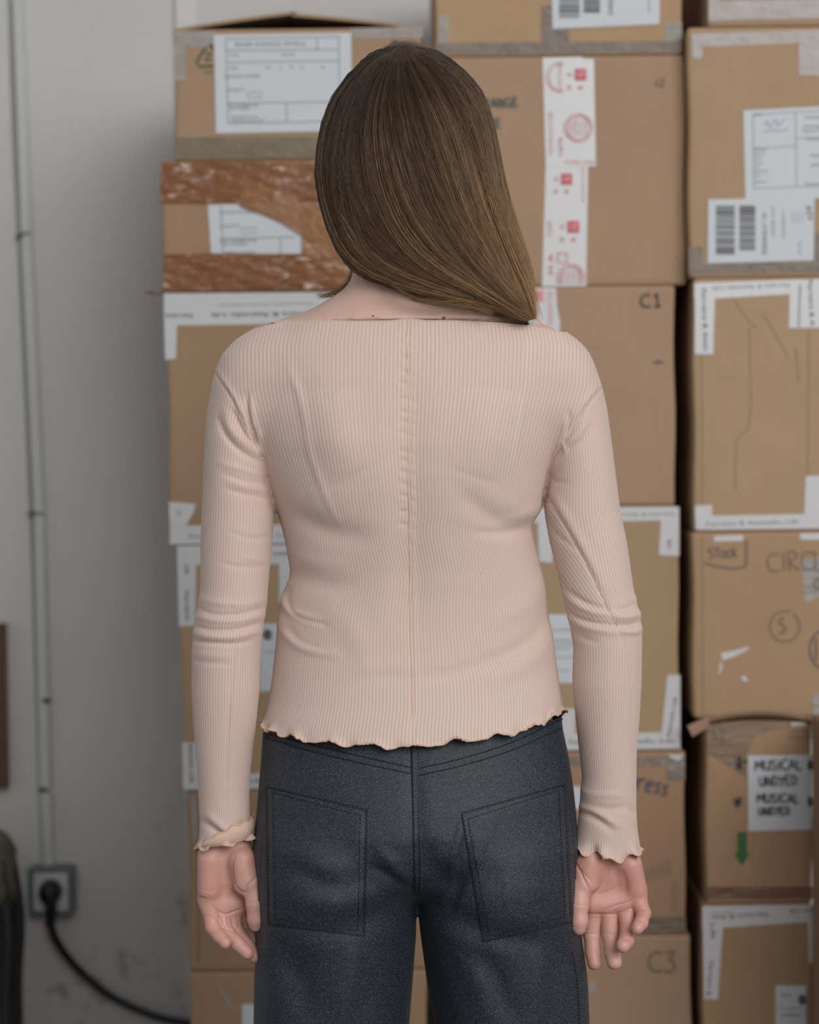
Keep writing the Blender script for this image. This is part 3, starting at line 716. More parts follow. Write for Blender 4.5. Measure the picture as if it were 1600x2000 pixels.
for pts in ([(1408, 1276), (1446, 1268), (1462, 1262), (1460, 1270), (1430, 1284), (1412, 1290)], [(1408, 1290), (1412, 1300), (1406, 1318), (1404, 1316)], [(1446, 1322), (1456, 1320), (1462, 1332), (1452, 1330)]): patch('torn_paper_mark', pts, Y, M_tape, o, 1)
pen([[(1372, 1046), (1374, 1394)]], 3, Y, crease, o, 1, 'crease')
patch('tape_piece', [(1585, 1356), (1640, 1350), (1640, 1398), (1588, 1396)], Y, M_clear, o, 2)
o, Y, _b = BOX['C4']
V, nn = [], 14
for j in range(2):
    for i in range(nn + 1):
        u = i / nn; p = unp(1386 + 200 * u, 1404 - 17 * math.sin(math.pi * u) ** .8 + j * 3, Y - .004); p[1] = Y - .012 * math.sin(math.pi * u) - .001 + j * 0.0; V.append(p)
for j in range(2):
    for i in range(nn + 1):
        u = i / nn; p = unp(1386 + 200 * u, 1412 - 8 * math.sin(math.pi * u) ** .8 + (1 - j) * 3, Y - .001); p[1] = Y - .0008; V.append(p)
fl = add('crushed_flap', V, [(k * (nn + 1) + i, (k + 1) * (nn + 1) + i, (k + 1) * (nn + 1) + i + 1, k * (nn + 1) + i + 1) for k in range(3) for i in range(nn)], mk('flap', (0.30, 0.19, 0.125), 30), o, True)
p, q, r_, s_ = unp(1343, 1418, Y - .006), unp(1386, 1398, Y - .004), unp(1384, 1420, Y - .004), unp(1353, 1439, Y - .006)
V = np.array([p, q, r_, s_]); V = np.vstack((V, V + (0, .004, 0)))
add('torn_flap', V, [(3, 2, 1, 0), (4, 5, 6, 7), (0, 1, 5, 4), (1, 2, 6, 5), (2, 3, 7, 6), (3, 0, 4, 7)], mk('flap2', (0.34, 0.215, 0.155), 31), o)
patch('packing_tape', [(1380, 1412), (1586, 1404), (1586, 1412), (1500, 1428), (1470, 1444), (1458, 1476), (1458, 1520), (1382, 1470)], Y, film('tea_tape', (0.36, 0.245, 0.165), .55, .25, .25), o, 1)
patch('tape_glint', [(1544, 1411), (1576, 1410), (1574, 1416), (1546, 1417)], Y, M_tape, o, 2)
pp = patch('handwritten_sheet', [(1461, 1476), (1586, 1474), (1587, 1620), (1462, 1623)], Y, M_paper, o, 2)
write('MUSICAL', 1475, 1505, 19, 3.3, Y, M_ink, pp, 2, .1, .06, 4); write('UNDYED', 1483, 1534, 18, 3.3, Y, M_ink, pp, 2, .1, .06, 4)
write('MUSICAL', 1479, 1568, 17, 3.3, Y, M_ink, pp, 1, .1, .06, 4); write('UNDYED', 1481, 1591, 15, 3.3, Y, M_ink, pp, 0, .1, .06, 4); write('B', 1579, 1502, 15, 4, Y, M_ink, pp, 0, 0, 0, 4); write('B', 1579, 1573, 15, 4, Y, M_ink, pp, 0, 0, 0, 4)
for x_, y_ in ((1444, 1494), (1441, 1566)):
    pen([[(x_ - 9, y_ - 6), (x_ + 8, y_ + 6)], [(x_ - 8, y_ + 6), (x_ + 9, y_ - 7)], [(x_ + 2, y_ - 11), (x_ - 1, y_ + 12)]], 4, Y, M_ink, o, 2, 'asterisk')
patch('green_mark', [(1440, 1476), (1448, 1480), (1448, 1488), (1441, 1486)], Y, M_green, o, 1); patch('green_mark', [(1454, 1484), (1460, 1482), (1460, 1492), (1454, 1491)], Y, M_green, o, 1)
patch('arrow_mark', [(1440, 1625), (1459, 1625), (1459, 1666), (1466, 1666), (1449, 1690), (1433, 1666), (1440, 1666)], Y, M_green, o, 1)
pen([[(1540, 1428), (1586, 1428)], [(1540, 1440), (1586, 1440)]], 3, Y, M_inkf, o, 1, 'printed_bars')
rect('packing_tape', 1382, 1732, 1588, 1756, Y, film('reddish_tape', (0.26, 0.13, 0.09), .6, .25, .4), o, 1)
pen([[(1392, 1428), (1398, 1436), (1400, 1444), (1392, 1442)], [(1411, 1424), (1411, 1458)]], 4, Y, M_inkf, o, 2)
o, Y, _b = BOX['C5']
t_ = wtape([(1372, 1770), (1590, 1766), (1590, 1800), (1412, 1812), (1372, 1814)], Y, o); text('Ferreira & Aze', 1445, 1789, 9, 184, Y, M_printd, t_, 3, width=108); text('eda, Lda', 1566, 1779, 8, 183, Y, M_printd, t_, 3, width=46); text('empresa de malhas', 1408, 1782, 4, 183, Y, M_print, t_, 3, width=44)
t_ = wtape([(1373, 1812), (1412, 1812), (1402, 1952), (1375, 1951)], Y, o, 2); text('Lda', 1393, 1818, 9, -86, Y, M_printd, t_, 4, width=30); text('Ferreira &', 1387, 1911, 9, -94, Y, M_printd, t_, 4, width=68)
wtape([(1578, 1800), (1589, 1800), (1589, 1880), (1580, 1880)], Y, o, 2)
lb = rect('carton_label', 1515, 1925, 1574, 2040, Y, M_paper, o, 1); text('Baixa', 1537, 1943, 6, 0, Y, M_printd, lb, 3); rule((1518, 1968), (1572, 1970), 1.5, M_print, lb, Y, 3); text('INTERMEDIO', 1546, 1982, 6, 0, Y, M_printd, lb, 3, width=38)
patch('printed_mark', arc(1567, 1952, 8, 10, 0, 340, 12), Y, M_printd, lb, 3)
o, Y, _b = BOX['D']
rect('packing_tape', _pl + 4, _pt + 5, _pl + 296, _pt + 60, Y, M_greyt, o, 1)

# ------------------------------------------------------------------ things cut by the left edge
x0, x1, z0, z1 = prect(-90, 1219, 12, 1540, WALL_Y - .02)
bd = empty('brown_board', ((x0 + x1) / 2, WALL_Y, z0)); tag(bd, 'dark brown board hanging on the wall at the left edge', 'board')
M_bd = plain('brown_wood', (0.10, 0.045, 0.022), 0.5, 0.25, 12)
add('board_panel', *slab(x0 + .008, x1 - .008, WALL_Y - .016, WALL_Y, z0 + .008, z1 - .008), M_bd, bd)
for s in ((x0, x1, z0, z0 + .012), (x0, x1, z1 - .012, z1), (x0, x0 + .012, z0 + .012, z1 - .012), (x1 - .012, x1, z0 + .012, z1 - .012)):
    add('board_edge', *slab(s[0], s[1], WALL_Y - .022, WALL_Y, s[2], s[3]), M_bd, bd)
bagc = unp(-75, 1800, WALL_Y - .17)
sk = empty('canvas_rucksack', (bagc[0], bagc[1], 0)); tag(sk, 'khaki canvas rucksack with black straps cut off by the left edge', 'bag')
M_khaki = plain('khaki_canvas', (0.12, 0.105, 0.08), 0.85, 0.25, 40); M_strap = plain('black_webbing', (0.015, 0.015, 0.016), 0.7)
def blob(c, rx, ry, z0, z1, prof, n=28, m_=18, wob=.04, seed=1):
    rg = np.random.default_rng(seed); ph = rg.random(4) * 6; V, Fc = [], []
    for j in range(m_ + 1):
        t = j / m_; s = np.interp(t, [p[0] for p in prof], [p[1] for p in prof]); z = z0 + (z1 - z0) * t
        for i in range(n):
            a_ = 2 * math.pi * i / n; w = 1 + wob * math.sin(3 * a_ + 9 * t + ph[0]) + wob * .6 * math.sin(7 * a_ - 17 * t + ph[1])
            ca, sa = math.cos(a_), math.sin(a_); ca = math.copysign(abs(ca) ** .8, ca); sa = math.copysign(abs(sa) ** .8, sa)
            V.append((c[0] + rx * s * w * ca, c[1] + ry * s * w * sa, z))
    for j in range(m_):
        for i in range(n): Fc.append((j * n + i, j * n + (i + 1) % n, (j + 1) * n + (i + 1) % n, (j + 1) * n + i))
    Fc += [tuple(reversed(range(n))), tuple(range(m_ * n, m_ * n + n))]
    return np.array(V), Fc
ztop = unp(0, 1612, WALL_Y - .17)[2]; xr = unp(27, 1700, WALL_Y - .17)[0]; rx = xr - bagc[0]
add('bag_body', *blob(bagc, rx * .86, .12, 0.0, ztop - .10, [(0, .85), (.1, .97), (.6, 1.0), (.9, .93), (1, .9)]), M_khaki, sk, True)
add('bag_lid', *blob(bagc, rx, .13, ztop - .15, ztop, [(0, .82), (.25, .97), (.6, 1.0), (.85, .82), (1, .35)], seed=4), M_khaki, sk, True)
for dy in (-.05, .05):
    add('strap', *tube(curve([(bagc[0] + rx * .80, bagc[1] + dy, ztop - .05), (bagc[0] + rx * .97, bagc[1] + dy, ztop - .16), (bagc[0] + rx * .90, bagc[1] + dy, ztop - .27), (bagc[0] + rx * .9, bagc[1] + dy, .25), (bagc[0] + rx * .82, bagc[1] + dy, .06)], 30), .011, 8), M_strap, sk, True)
# ------------------------------------------------------------------ implicit modelling helpers for the figure
class Loft:
    """stack of rounded cross-sections; rows are (py, pxL, pxR, y_back, y_front) read at the figure's plane"""
    def __init__(s, rows, n=2.0, sm=0.010, cap=(None, None)):
        rows = sorted(rows, key=lambda r: -r[0]); z, a = [], []
        for py, l, r, yb, yf in rows:
            y = (yb + yf) / 2; p, q = unp(l, py, y), unp(r, py, y)
            z.append((p[2] + q[2]) / 2); a.append(((p[0] + q[0]) / 2, (q[0] - p[0]) / 2, y, (yf - yb) / 2))
        z, a = np.array(z), np.array(a); s.z = np.arange(z[0], z[-1], .0015); s.n = n
        k = max(1, int(sm / .0015)); ker = np.hanning(2 * k + 3); ker /= ker.sum(); s.t = []
        for c in range(4):
            v = np.interp(s.z, z, a[:, c]); v = np.convolve(np.pad(v, k + 1, mode='reflect', reflect_type='odd'), ker, 'valid'); s.t.append(v)
        s.lo, s.hi = z[0], z[-1]
    def at(s, z): return [np.interp(z, s.z, t) for t in s.t]
    def ang(s, P):
        cx, hx, cy, hy = s.at(P[:, 2]); return np.arctan2((P[:, 0] - cx) / hx, -(P[:, 1] - cy) / hy)
    def d(s, X, Y, Z, off=0.0):
        cx, hx, cy, hy = [v.astype(np.float32) for v in s.at(Z)]
        hx = np.maximum(hx + off, .004); hy = np.maximum(hy + off, .004)
        qx, qy = (X - cx) / hx, (Y - cy) / hy
        if s.n == 2.0: k1 = np.sqrt(qx * qx + qy * qy)
        else: k1 = (np.abs(qx) ** s.n + np.abs(qy) ** s.n) ** (1 / s.n)
        k2 = np.sqrt((qx / hx) ** 2 + (qy / hy) ** 2) + 1e-6
        d = k1 * (k1 - 1) / k2
        return np.maximum(d, np.maximum(Z - s.hi, s.lo - Z))

def grid(lo, hi, h):
    ax = [np.arange(a, b + h, h, dtype=np.float32) for a, b in zip(lo, hi)]
    return ax, ax[0][:, None, None], ax[1][None, :, None], ax[2][None, None, :]
def smin(a, b, k):
    h = np.clip(.5 + .5 * (b - a) / k, 0, 1); return b + (a - b) * h - k * h * (1 - h)

def surface_nets(D, lo, h):
    s = D < 0; n = np.array(D.shape)
    c = np.zeros(n - 1, dtype=np.uint8); off = [(i, j, k) for i in (0, 1) for j in (0, 1) for k in (0, 1)]
    for i, j, k in off: c += s[i:n[0] - 1 + i, j:n[1] - 1 + j, k:n[2] - 1 + k]
    act = (c > 0) & (c < 8); I = np.argwhere(act); idx = np.full(n - 1, -1, dtype=np.int32); idx[act] = np.arange(len(I))
    val = {o: D[I[:, 0] + o[0], I[:, 1] + o[1], I[:, 2] + o[2]] for o in off}
    acc = np.zeros((len(I), 3)); cnt = np.zeros(len(I))
    for o in off:
        for ax in range(3):
            if o[ax]: continue
            p = list(o); p[ax] = 1; a_, b_ = val[o], val[tuple(p)]; mk_ = (a_ < 0) != (b_ < 0)
            t = np.where(mk_, a_ / np.where(mk_, a_ - b_, 1), 0); q = np.tile(np.array(o, dtype=float), (len(I), 1)); q[:, ax] = t
            acc += q * mk_[:, None]; cnt += mk_
    V = (I + acc / cnt[:, None]) * h + np.asarray(lo); Q = []
    for ax in range(3):
        b_, c_ = [(1, 2), (2, 0), (0, 1)][ax]
        s0 = np.take(s, np.arange(n[ax] - 1), ax); s1 = np.take(s, np.arange(1, n[ax]), ax); E = np.argwhere(s0 != s1)
        E = E[(E[:, b_] > 0) & (E[:, c_] > 0) & (E[:, b_] < n[b_] - 1) & (E[:, c_] < n[c_] - 1)]
        q = []
        for db, dc in ((-1, -1), (0, -1), (0, 0), (-1, 0)):
            e = E.copy(); e[:, b_] += db; e[:, c_] += dc; q.append(idx[e[:, 0], e[:, 1], e[:, 2]])
        q = np.stack(q, 1); fl = ~s[E[:, 0], E[:, 1], E[:, 2]]; q[fl] = q[fl][:, ::-1]; Q.append(q)
    Q = np.concatenate(Q); return V, Q[(Q >= 0).all(1)]

def edges_of(Q):
    return np.concatenate([Q[:, [i, (i + 1) % Q.shape[1]]] for i in range(Q.shape[1])])
def smooth_mesh(V, Q, it=2, lam=0.5):
    E = edges_of(Q); n = len(V); deg = np.bincount(E.ravel(), minlength=n).astype(float); deg[deg == 0] = 1
    for _ in range(it):
        S = np.stack([np.bincount(E[:, 0], V[E[:, 1], c], n) + np.bincount(E[:, 1], V[E[:, 0], c], n) for c in range(3)], 1)
        V = V + lam * (S / deg[:, None] - V)
    return V
def normals(V, Q):
    N = np.cross(V[Q[:, 2]] - V[Q[:, 0]], V[Q[:, 3 if Q.shape[1] > 3 else 1]] - V[Q[:, 1 if Q.shape[1] > 3 else 0]]); n = len(V)
    A = np.stack([sum(np.bincount(Q[:, k], N[:, c], n) for k in range(Q.shape[1])) for c in range(3)], 1)
    return A / (np.linalg.norm(A, axis=1)[:, None] + 1e-12)
def compact(V, Q):
    u = np.unique(Q); m_ = np.full(len(V), -1); m_[u] = np.arange(len(u)); return V[u], m_[Q], u
def poly_dist(px, py, pts):
    """distance to a polyline, signed by side, and position 0..1 along it"""
    best = np.full(len(px), 1e9); sg = np.zeros(len(px)); par = np.zeros(len(px))
    P = np.asarray(pts, dtype=float); L = np.concatenate(([0], np.cumsum(np.linalg.norm(np.diff(P, axis=0), axis=1))))
    for i in range(len(P) - 1):
        a_, d_ = P[i], P[i + 1] - P[i]; l2 = d_ @ d_
        t = np.clip(((px - a_[0]) * d_[0] + (py - a_[1]) * d_[1]) / l2, 0, 1)
        ex, ey = px - a_[0] - t * d_[0], py - a_[1] - t * d_[1]; dd = np.hypot(ex, ey); u = dd < best
        best[u] = dd[u]; sg[u] = np.sign(d_[0] * ey - d_[1] * ex)[u]; par[u] = ((L[i] + t * math.sqrt(l2)) / L[-1])[u]
    return best, sg, par
def sculpt(V, Q, folds, face=0.05):
    """raise (amp > 0) or press (amp < 0) folds drawn on the side that faces the room: (points, width px, amp mm[, one-sided])"""
    N = normals(V, Q); px, py = proj(V); view = CAM - V; view /= np.linalg.norm(view, axis=1)[:, None]
    w0 = smoothstep(face - .25, face + .15, (N * view).sum(1)); D = np.zeros(len(V))
    for f in folds:
        pts, wd, amp = f[:3]; P = np.asarray(curve(pts, 5 * len(pts))) if len(pts) > 2 else np.asarray(pts, dtype=float)
        lo, hi = P.min(0) - 4 * wd, P.max(0) + 4 * wd
        I = np.where((px > lo[0]) & (px < hi[0]) & (py > lo[1]) & (py < hi[1]))[0]
        if not len(I): continue
        dd, sg, par = poly_dist(px[I], py[I], P); tp = 1.0 if len(f) > 4 else np.sin(math.pi * np.clip(par * .92 + .04, 0, 1)) ** .6
        if len(f) > 3 and f[3]:                      # a tuck: steep on one side, rolling off on the other
            side = np.where(sg * f[3] > 0, 1.0, 0.28); g = np.exp(-(dd / (wd * np.where(sg * f[3] > 0, 2.2, .8))) ** 2)
            D[I] += amp * .001 * g * tp
        else: D[I] += amp * .001 * np.exp(-(dd / wd) ** 2) * tp
    return V + N * (D * w0)[:, None]
def boundary_loops(Q):
    E = edges_of(Q); key = np.sort(E, 1); _, inv, cnt = np.unique(key, axis=0, return_inverse=True, return_counts=True)
    B = E[cnt[inv.ravel()] == 1]; nx = {int(a_): int(b_) for a_, b_ in B}; loops = []
    while nx:
        s0 = next(iter(nx)); lp = [s0]; c = nx.pop(s0)
        while c != s0 and c in nx: lp.append(c); c = nx.pop(c)
        if len(lp) > 12: loops.append(lp)
    return loops
def resample(P, n, closed=False):
    P = np.asarray(P, dtype=float); P = np.vstack((P, P[:1])) if closed else P
    L = np.concatenate(([0], np.cumsum(np.linalg.norm(np.diff(P, axis=0), axis=1)))); u = np.linspace(0, L[-1], n, endpoint=not closed)
    return np.stack([np.interp(u, L, P[:, c]) for c in range(P.shape[1])], 1)
def set_attr(o, name, vals, domain='POINT'):
    a_ = o.data.attributes.new(name, 'FLOAT', domain); a_.data.foreach_set('value', np.asarray(vals, dtype=np.float32))

# ------------------------------------------------------------------ figure: proportions read from the photo
person = empty('person', (0, 0, 0))
tag(person, 'person with long brown hair in a pink ribbed top and dark jeans, seen from behind', 'person')

T_rows = [(430, 706, 880, -.030, .078), (500, 702, 884, -.038, .070), (540, 694, 893, -.046, .064), (560, 676, 915, -.053, .062), (580, 646, 945, -.060, .060),
 (600, 610, 984, -.066, .060), (620, 570, 1026, -.072, .062), (640, 526, 1070, -.078, .066), (660, 490, 1102, -.083, .072), (690, 462, 1128, -.089, .080),
 (740, 455, 1130, -.096, .090), (800, 470, 1115, -.102, .100), (860, 492, 1092, -.106, .108), (920, 517, 1072, -.106, .112), (960, 530, 1064, -.104, .112),
 (1000, 542, 1057, -.100, .110), (1018, 548, 1045, -.098, .107), (1037, 553, 1040, -.096, .105), (1069, 561, 1046, -.092, .100), (1106, 566, 1056, -.088, .095),
 (1131, 565, 1062, -.087, .093), (1160, 553, 1067, -.086, .092), (1205, 543, 1072, -.087, .092), (1262, 538, 1082, -.091, .095), (1319, 532, 1090, -.099, .100),
 (1360, 526, 1097, -.106, .103), (1400, 515, 1099, -.114, .105), (1450, 508, 1103, -.121, .107), (1500, 505, 1108, -.126, .107)]
torso = Loft(T_rows, 2.25)
def ydepth(py, tab): return np.interp(py, [t[0] for t in tab], [t[1] for t in tab]), np.interp(py, [t[0] for t in tab], [t[2] for t in tab])
AY = [(640, .0, .030), (720, -.004, .046), (850, -.008, .050), (1000, -.014, .046), (1150, -.022, .042), (1230, -.026, .041), (1330, -.028, .040), (1450, -.030, .034), (1550, -.032, .029), (1620, -.033, .028), (1760, -.034, .026)]
def arm(rows):
    out = []
    for py, l, r in rows:
        c, h_ = ydepth(py, AY); out.append((py, l, r, c - h_, c + h_))
    return Loft(out, 2.0, .007)
armL = arm([(640, 505, 560), (662, 467, 570), (690, 441, 572), (720, 426, 572), (755, 414, 562), (800, 405, 548), (860, 400, 535), (930, 397, 527), (975, 395, 534), (1000, 394, 537), (1066, 392, 531), (1144, 391, 524),
 (1185, 386, 521), (1226, 378, 514), (1270, 375, 509), (1349, 374, 507), (1428, 379, 499), (1500, 385, 490), (1554, 388, 487), (1600, 390, 489), (1640, 389, 491), (1760, 392, 492)])
armR = arm([(648, 1040, 1090), (668, 1040, 1121), (695, 1040, 1146), (725, 1045, 1162), (757, 1050, 1176), (800, 1055, 1186), (860, 1062, 1194), (930, 1070, 1203), (1000, 1063, 1212), (1056, 1073, 1224), (1126, 1091, 1234),
 (1165, 1100, 1240), (1198, 1107, 1250), (1226, 1114, 1254), (1264, 1120, 1254), (1334, 1118, 1253), (1406, 1125, 1249), (1463, 1131, 1244), (1516, 1137, 1243), (1567, 1132, 1243), (1617, 1128, 1245), (1650, 1123, 1250), (1760, 1122, 1252)])
def upper(X, Y, Z, off=0.0):
    d = torso.d(X, Y, Z, off)
    zt, zb = unp(800, 790)[2], unp(800, 905)[2]
    k = (.004 + .030 * smoothstep(zb, zt, Z)).astype(np.float32)
    return smin(smin(d, armL.d(X, Y, Z, off), k), armR.d(X, Y, Z, off), k)

# ---- materials of the figure
def skin_mat():
    t = NT('skin'); f = t.noise(60, 4, .6); g = t.noise(14, 4, .6); hand = t.attr('flush').outputs['Fac']
    c = t.mix(t.ramp(g, .3, .7), (0.63, 0.415, 0.335), (0.67, 0.46, 0.38))
    h_ = t.mix(t.ramp(g, .35, .65), (0.60, 0.295, 0.245), (0.68, 0.40, 0.33)); c = t.mix(hand, c, h_)
    c = t.mix(t.math('MULTIPLY', t.ramp(f, .5, .8), .2), c, (0.5, 0.24, 0.18))
    t.base(c); t.set(Roughness=.48, Subsurface_Weight=.12, Subsurface_Scale=.006)
    t.p.inputs['Subsurface Radius'].default_value = (1, .35, .2)
    t.l(t.bump(t.noise(700, 3, .6), .12, .0006), t.p.inputs['Normal']); return t.m
M_skin = skin_mat()
def knit_mat():
    t = NT('ribbed_knit'); u = t.attr('rib').outputs['Fac']; un = t.attr('under').outputs['Fac']
    s_ = t.math('SINE', t.math('MULTIPLY', u, 2 * math.pi)); r = t.math('MULTIPLY_ADD', s_, .5, .5)
    fine = t.noise(900, 3, .7); big = t.noise(9, 3, .5)
    base = t.mix(t.ramp(big, .3, .7), (0.70, 0.54, 0.475), (0.725, 0.57, 0.505))
    base = t.mix(un, base, (0.735, 0.625, 0.56))
    c = t.mix(t.math('POWER', r, 1.6), (0.605, 0.45, 0.39), base)
    c = t.mix(t.math('MULTIPLY', t.ramp(fine, .45, .75), .14), c, (0.55, 0.39, 0.33))
    t.base(c); t.set(Roughness=.9, Sheen_Weight=.25, Sheen_Roughness=.5)
    t.l(t.bump(r, .22, .0008, t.bump(fine, .15, .0006)), t.p.inputs['Normal']); return t.m
M_knit = knit_mat()
M_edge = plain('overlock_thread', (0.66, 0.42, 0.31), .85, .1, 300)
def denim_mat():
    t = NT('dark_denim'); tc = t.n('ShaderNodeTexCoord'); mp = t.n('ShaderNodeMapping'); mp.inputs['Rotation'].default_value = (0, math.radians(58), 0)
    t.l(tc.outputs['Object'], mp.inputs[0])
    w = t.n('ShaderNodeTexWave', wave_type='BANDS', bands_direction='X'); w.inputs['Scale'].default_value = 190; w.inputs['Distortion'].default_value = 1.2; w.inputs['Detail'].default_value = 2; w.inputs['Detail Scale'].default_value = 3
    t.l(mp.outputs[0], w.inputs['Vector']); fl = t.noise(1100, 2, .7); big = t.noise(11, 4, .6)
    sp = t.math('MULTIPLY', t.ramp(fl, .46, .72), t.ramp(w.outputs['Fac'], .35, .9))
    dark = t.mix(t.ramp(big, .3, .7), (0.005, 0.0072, 0.0125), (0.009, 0.013, 0.022))
    c = t.mix(t.math('MULTIPLY', sp, 1.0), dark, (0.175, 0.235, 0.315))
    t.base(c); t.set(Roughness=.55, Sheen_Weight=.06, Sheen_Roughness=.4)
    t.l(t.bump(w.outputs['Fac'], .35, .0006, t.bump(fl, .25, .0005)), t.p.inputs['Normal']); return t.m
M_denim = denim_mat()
M_stitch = plain('dark_thread', (0.006, 0.007, 0.010), .7)
M_stitchl = plain('grey_thread', (0.055, 0.062, 0.075), .7)

# ------------------------------------------------------------------ body (skin): head, neck, trunk, arms, legs and hands
def ell(X, Y, Z, c, r):
    qx, qy, qz = (X - c[0]) / r[0], (Y - c[1]) / r[1], (Z - c[2]) / r[2]; k1 = np.sqrt(qx * qx + qy * qy + qz * qz)
    k2 = np.sqrt((qx / r[0]) ** 2 + (qy / r[1]) ** 2 + (qz / r[2]) ** 2) + 1e-6; return k1 * (k1 - 1) / k2
def cone(X, Y, Z, a_, b_, ra, rb):
    a_, b_ = np.asarray(a_, dtype=float), np.asarray(b_, dtype=float); ba = b_ - a_; l2 = float(ba @ ba)
    t = np.clip(((X - a_[0]) * ba[0] + (Y - a_[1]) * ba[1] + (Z - a_[2]) * ba[2]) / l2, 0, 1).astype(np.float32)
    return np.sqrt((X - a_[0] - t * ba[0]) ** 2 + (Y - a_[1] - t * ba[1]) ** 2 + (Z - a_[2] - t * ba[2]) ** 2) - (ra + (rb - ra) * t)

HC = unp(786, 285, .02)                                  # head centre
legs_rows = lambda s: None
PY = [(1370, -.100, .098), (1440, -.109, .100), (1500, -.119, .102), (1560, -.129, .102), (1620, -.135, .102), (1680, -.132, .102), (1740, -.120, .102), (1800, -.100, .100), (1850, -.085, .09)]
pelvis = Loft([(1370, 519, 1096, *PY[0][1:]), (1420, 515, 1097, -.105, .10), (1480, 511, 1110, -.115, .101), (1540, 506, 1119, -.126, .102), (1600, 501, 1125, -.132, .102), (1640, 500, 1127, -.128, .102), (1675, 503, 1122, -.115, .102), (1705, 530, 1098, -.092, .10), (1730, 590, 1040, -.058, .085), (1752, 700, 930, -.020, .05)], 2.2)
LY = [(1560, -.095, .075), (1640, -.122, .090), (1700, -.126, .100), (1760, -.120, .101), (1820, -.110, .100), (1900, -.103, .098), (2000, -.098, .096), (2400, -.092, .090), (3150, -.088, .094)]
def leg(rows):
    out = []
    for py, l, r in rows: out.append((py, l, r, np.interp(py, [q[0] for q in LY], [q[1] for q in LY]), np.interp(py, [q[0] for q in LY], [q[2] for q in LY])))
    return Loft(out, 2.15)
legL = leg([(1560, 560, 760), (1640, 505, 806), (1700, 498, 815), (1750, 499, 814), (1790, 499, 813), (1830, 500, 813), (1870, 499, 810), (1920, 497, 806), (2000, 496, 800), (2400, 520, 768), (3150, 540, 750)])
legR = leg([(1560, 860, 1060), (1640, 826, 1120), (1700, 813, 1127), (1750, 817, 1130), (1790, 819, 1132), (1830, 822, 1136), (1870, 826, 1142), (1920, 833, 1148), (2000, 850, 1151), (2400, 882, 1142), (3150, 900, 1120)])
def lower(X, Y, Z, off=0.0):
    L_ = smin(legL.d(X, Y, Z, off), pelvis.d(X, Y, Z, off), .020); R_ = smin(legR.d(X, Y, Z, off), pelvis.d(X, Y, Z, off), .020)
    return smin(L_, R_, .002)

h = .004
zneck = unp(800, 430)[2]
lo = np.array((-.26, -.16, .02)); hi = np.array((.28, .16, 1.72)); ax, X, Y, Z = grid(lo, hi, h)
D = np.maximum(upper(X, Y, Z, -.0115), unp(800, 1625)[2] - Z)
D = np.maximum(D, np.where((X > unp(500, 1500)[0]) & (X < unp(1112, 1500)[0]), unp(800, 1400)[2] - Z, -1).astype(np.float32))
D = np.minimum(D, lower(X, Y, Z, -.010))
neck_in = smoothstep(unp(800, 652)[2], unp(800, 634)[2], Z).astype(np.float32)
D = np.minimum(D, upper(X, Y, Z, -.0015) + (1 - neck_in) * 1.0)
# head: skull, face, jaw, nose, brow, lips, ears
hd = ell(X, Y, Z, HC + (0, .0, .008), (.068, .088, .090))
hd = smin(hd, ell(X, Y, Z, HC + (0, .035, -.055), (.056, .060, .066)), .03)
hd = smin(hd, ell(X, Y, Z, HC + (0, .074, -.098), (.024, .020, .020)), .02)
hd = smin(hd, cone(X, Y, Z, HC + (0, .090, .0), HC + (0, .112, -.038), .008, .012), .012)
hd = smin(hd, ell(X, Y, Z, HC + (0, .088, .020), (.045, .010, .010)), .015)
for s in (-1, 1):
    hd = smin(hd, ell(X, Y, Z, HC + (s * .076, .006, -.022), (.009, .020, .031)), .008)
    hd = np.maximum(hd, -(ell(X, Y, Z, HC + (s * .031, .101, .0), (.017, .014, .010))))
    hd = np.minimum(hd, ell(X, Y, Z, HC + (s * .031, .082, .0), (.0125, .0125, .0125)))
hd = smin(hd, ell(X, Y, Z, HC + (0, .092, -.066), (.024, .011, .009)), .008)
hd = smin(hd, cone(X, Y, Z, HC + (0, -.012, -.06), unp(789, 560, .005), .054, .050), .02)
D = smin(D, hd, .02)
zf = -.02
for lf in (legL, legR):
    cx_, _, cy_, _ = lf.at(.10); D = smin(D, cone(X, Y, Z, (cx_, cy_, .11), (cx_, cy_ + .10, .045), .036, .030), .02)
V, Q = surface_nets(D, lo, h); V = smooth_mesh(V, Q, 2)
bodyV, bodyQ, flush = [V], [Q], [np.zeros(len(V))]

def hand(fingers, palm, thumb, box, folds, h=.00085):
    lo, hi = box; ax, X, Y, Z = grid(lo, hi, h)
    P = None
    for a_, b_, ra, rb in palm:
        d = cone(X, Y, Z, a_, b_, ra, rb); P = d if P is None else smin(P, d, .009)
    def chain(ch, k):
        d = None
        for (a_, ra), (b_, rb) in zip(ch[:-1], ch[1:]):
            e = cone(X, Y, Z, a_, b_, ra, rb); d = e if d is None else smin(d, e, k)
        return d
    Fg = None
    for ch in fingers:
        e = chain(ch, .0022); Fg = e if Fg is None else smin(Fg, e, .0008)
    D = smin(P, Fg, .006); D = smin(D, chain(thumb, .003), .0045)
    V, Q = surface_nets(D, lo, h); V = smooth_mesh(V, Q, 2)
    return sculpt(V, Q, folds, 0.0), Q
HY = -.034
def hp(px, py, dy, r): return (unp(px, py, HY + dy), r * .001)
def hs(px0, py0, d0, r0, px1, py1, d1, r1): return (unp(px0, py0, HY + d0), unp(px1, py1, HY + d1), r0 * .001, r1 * .001)
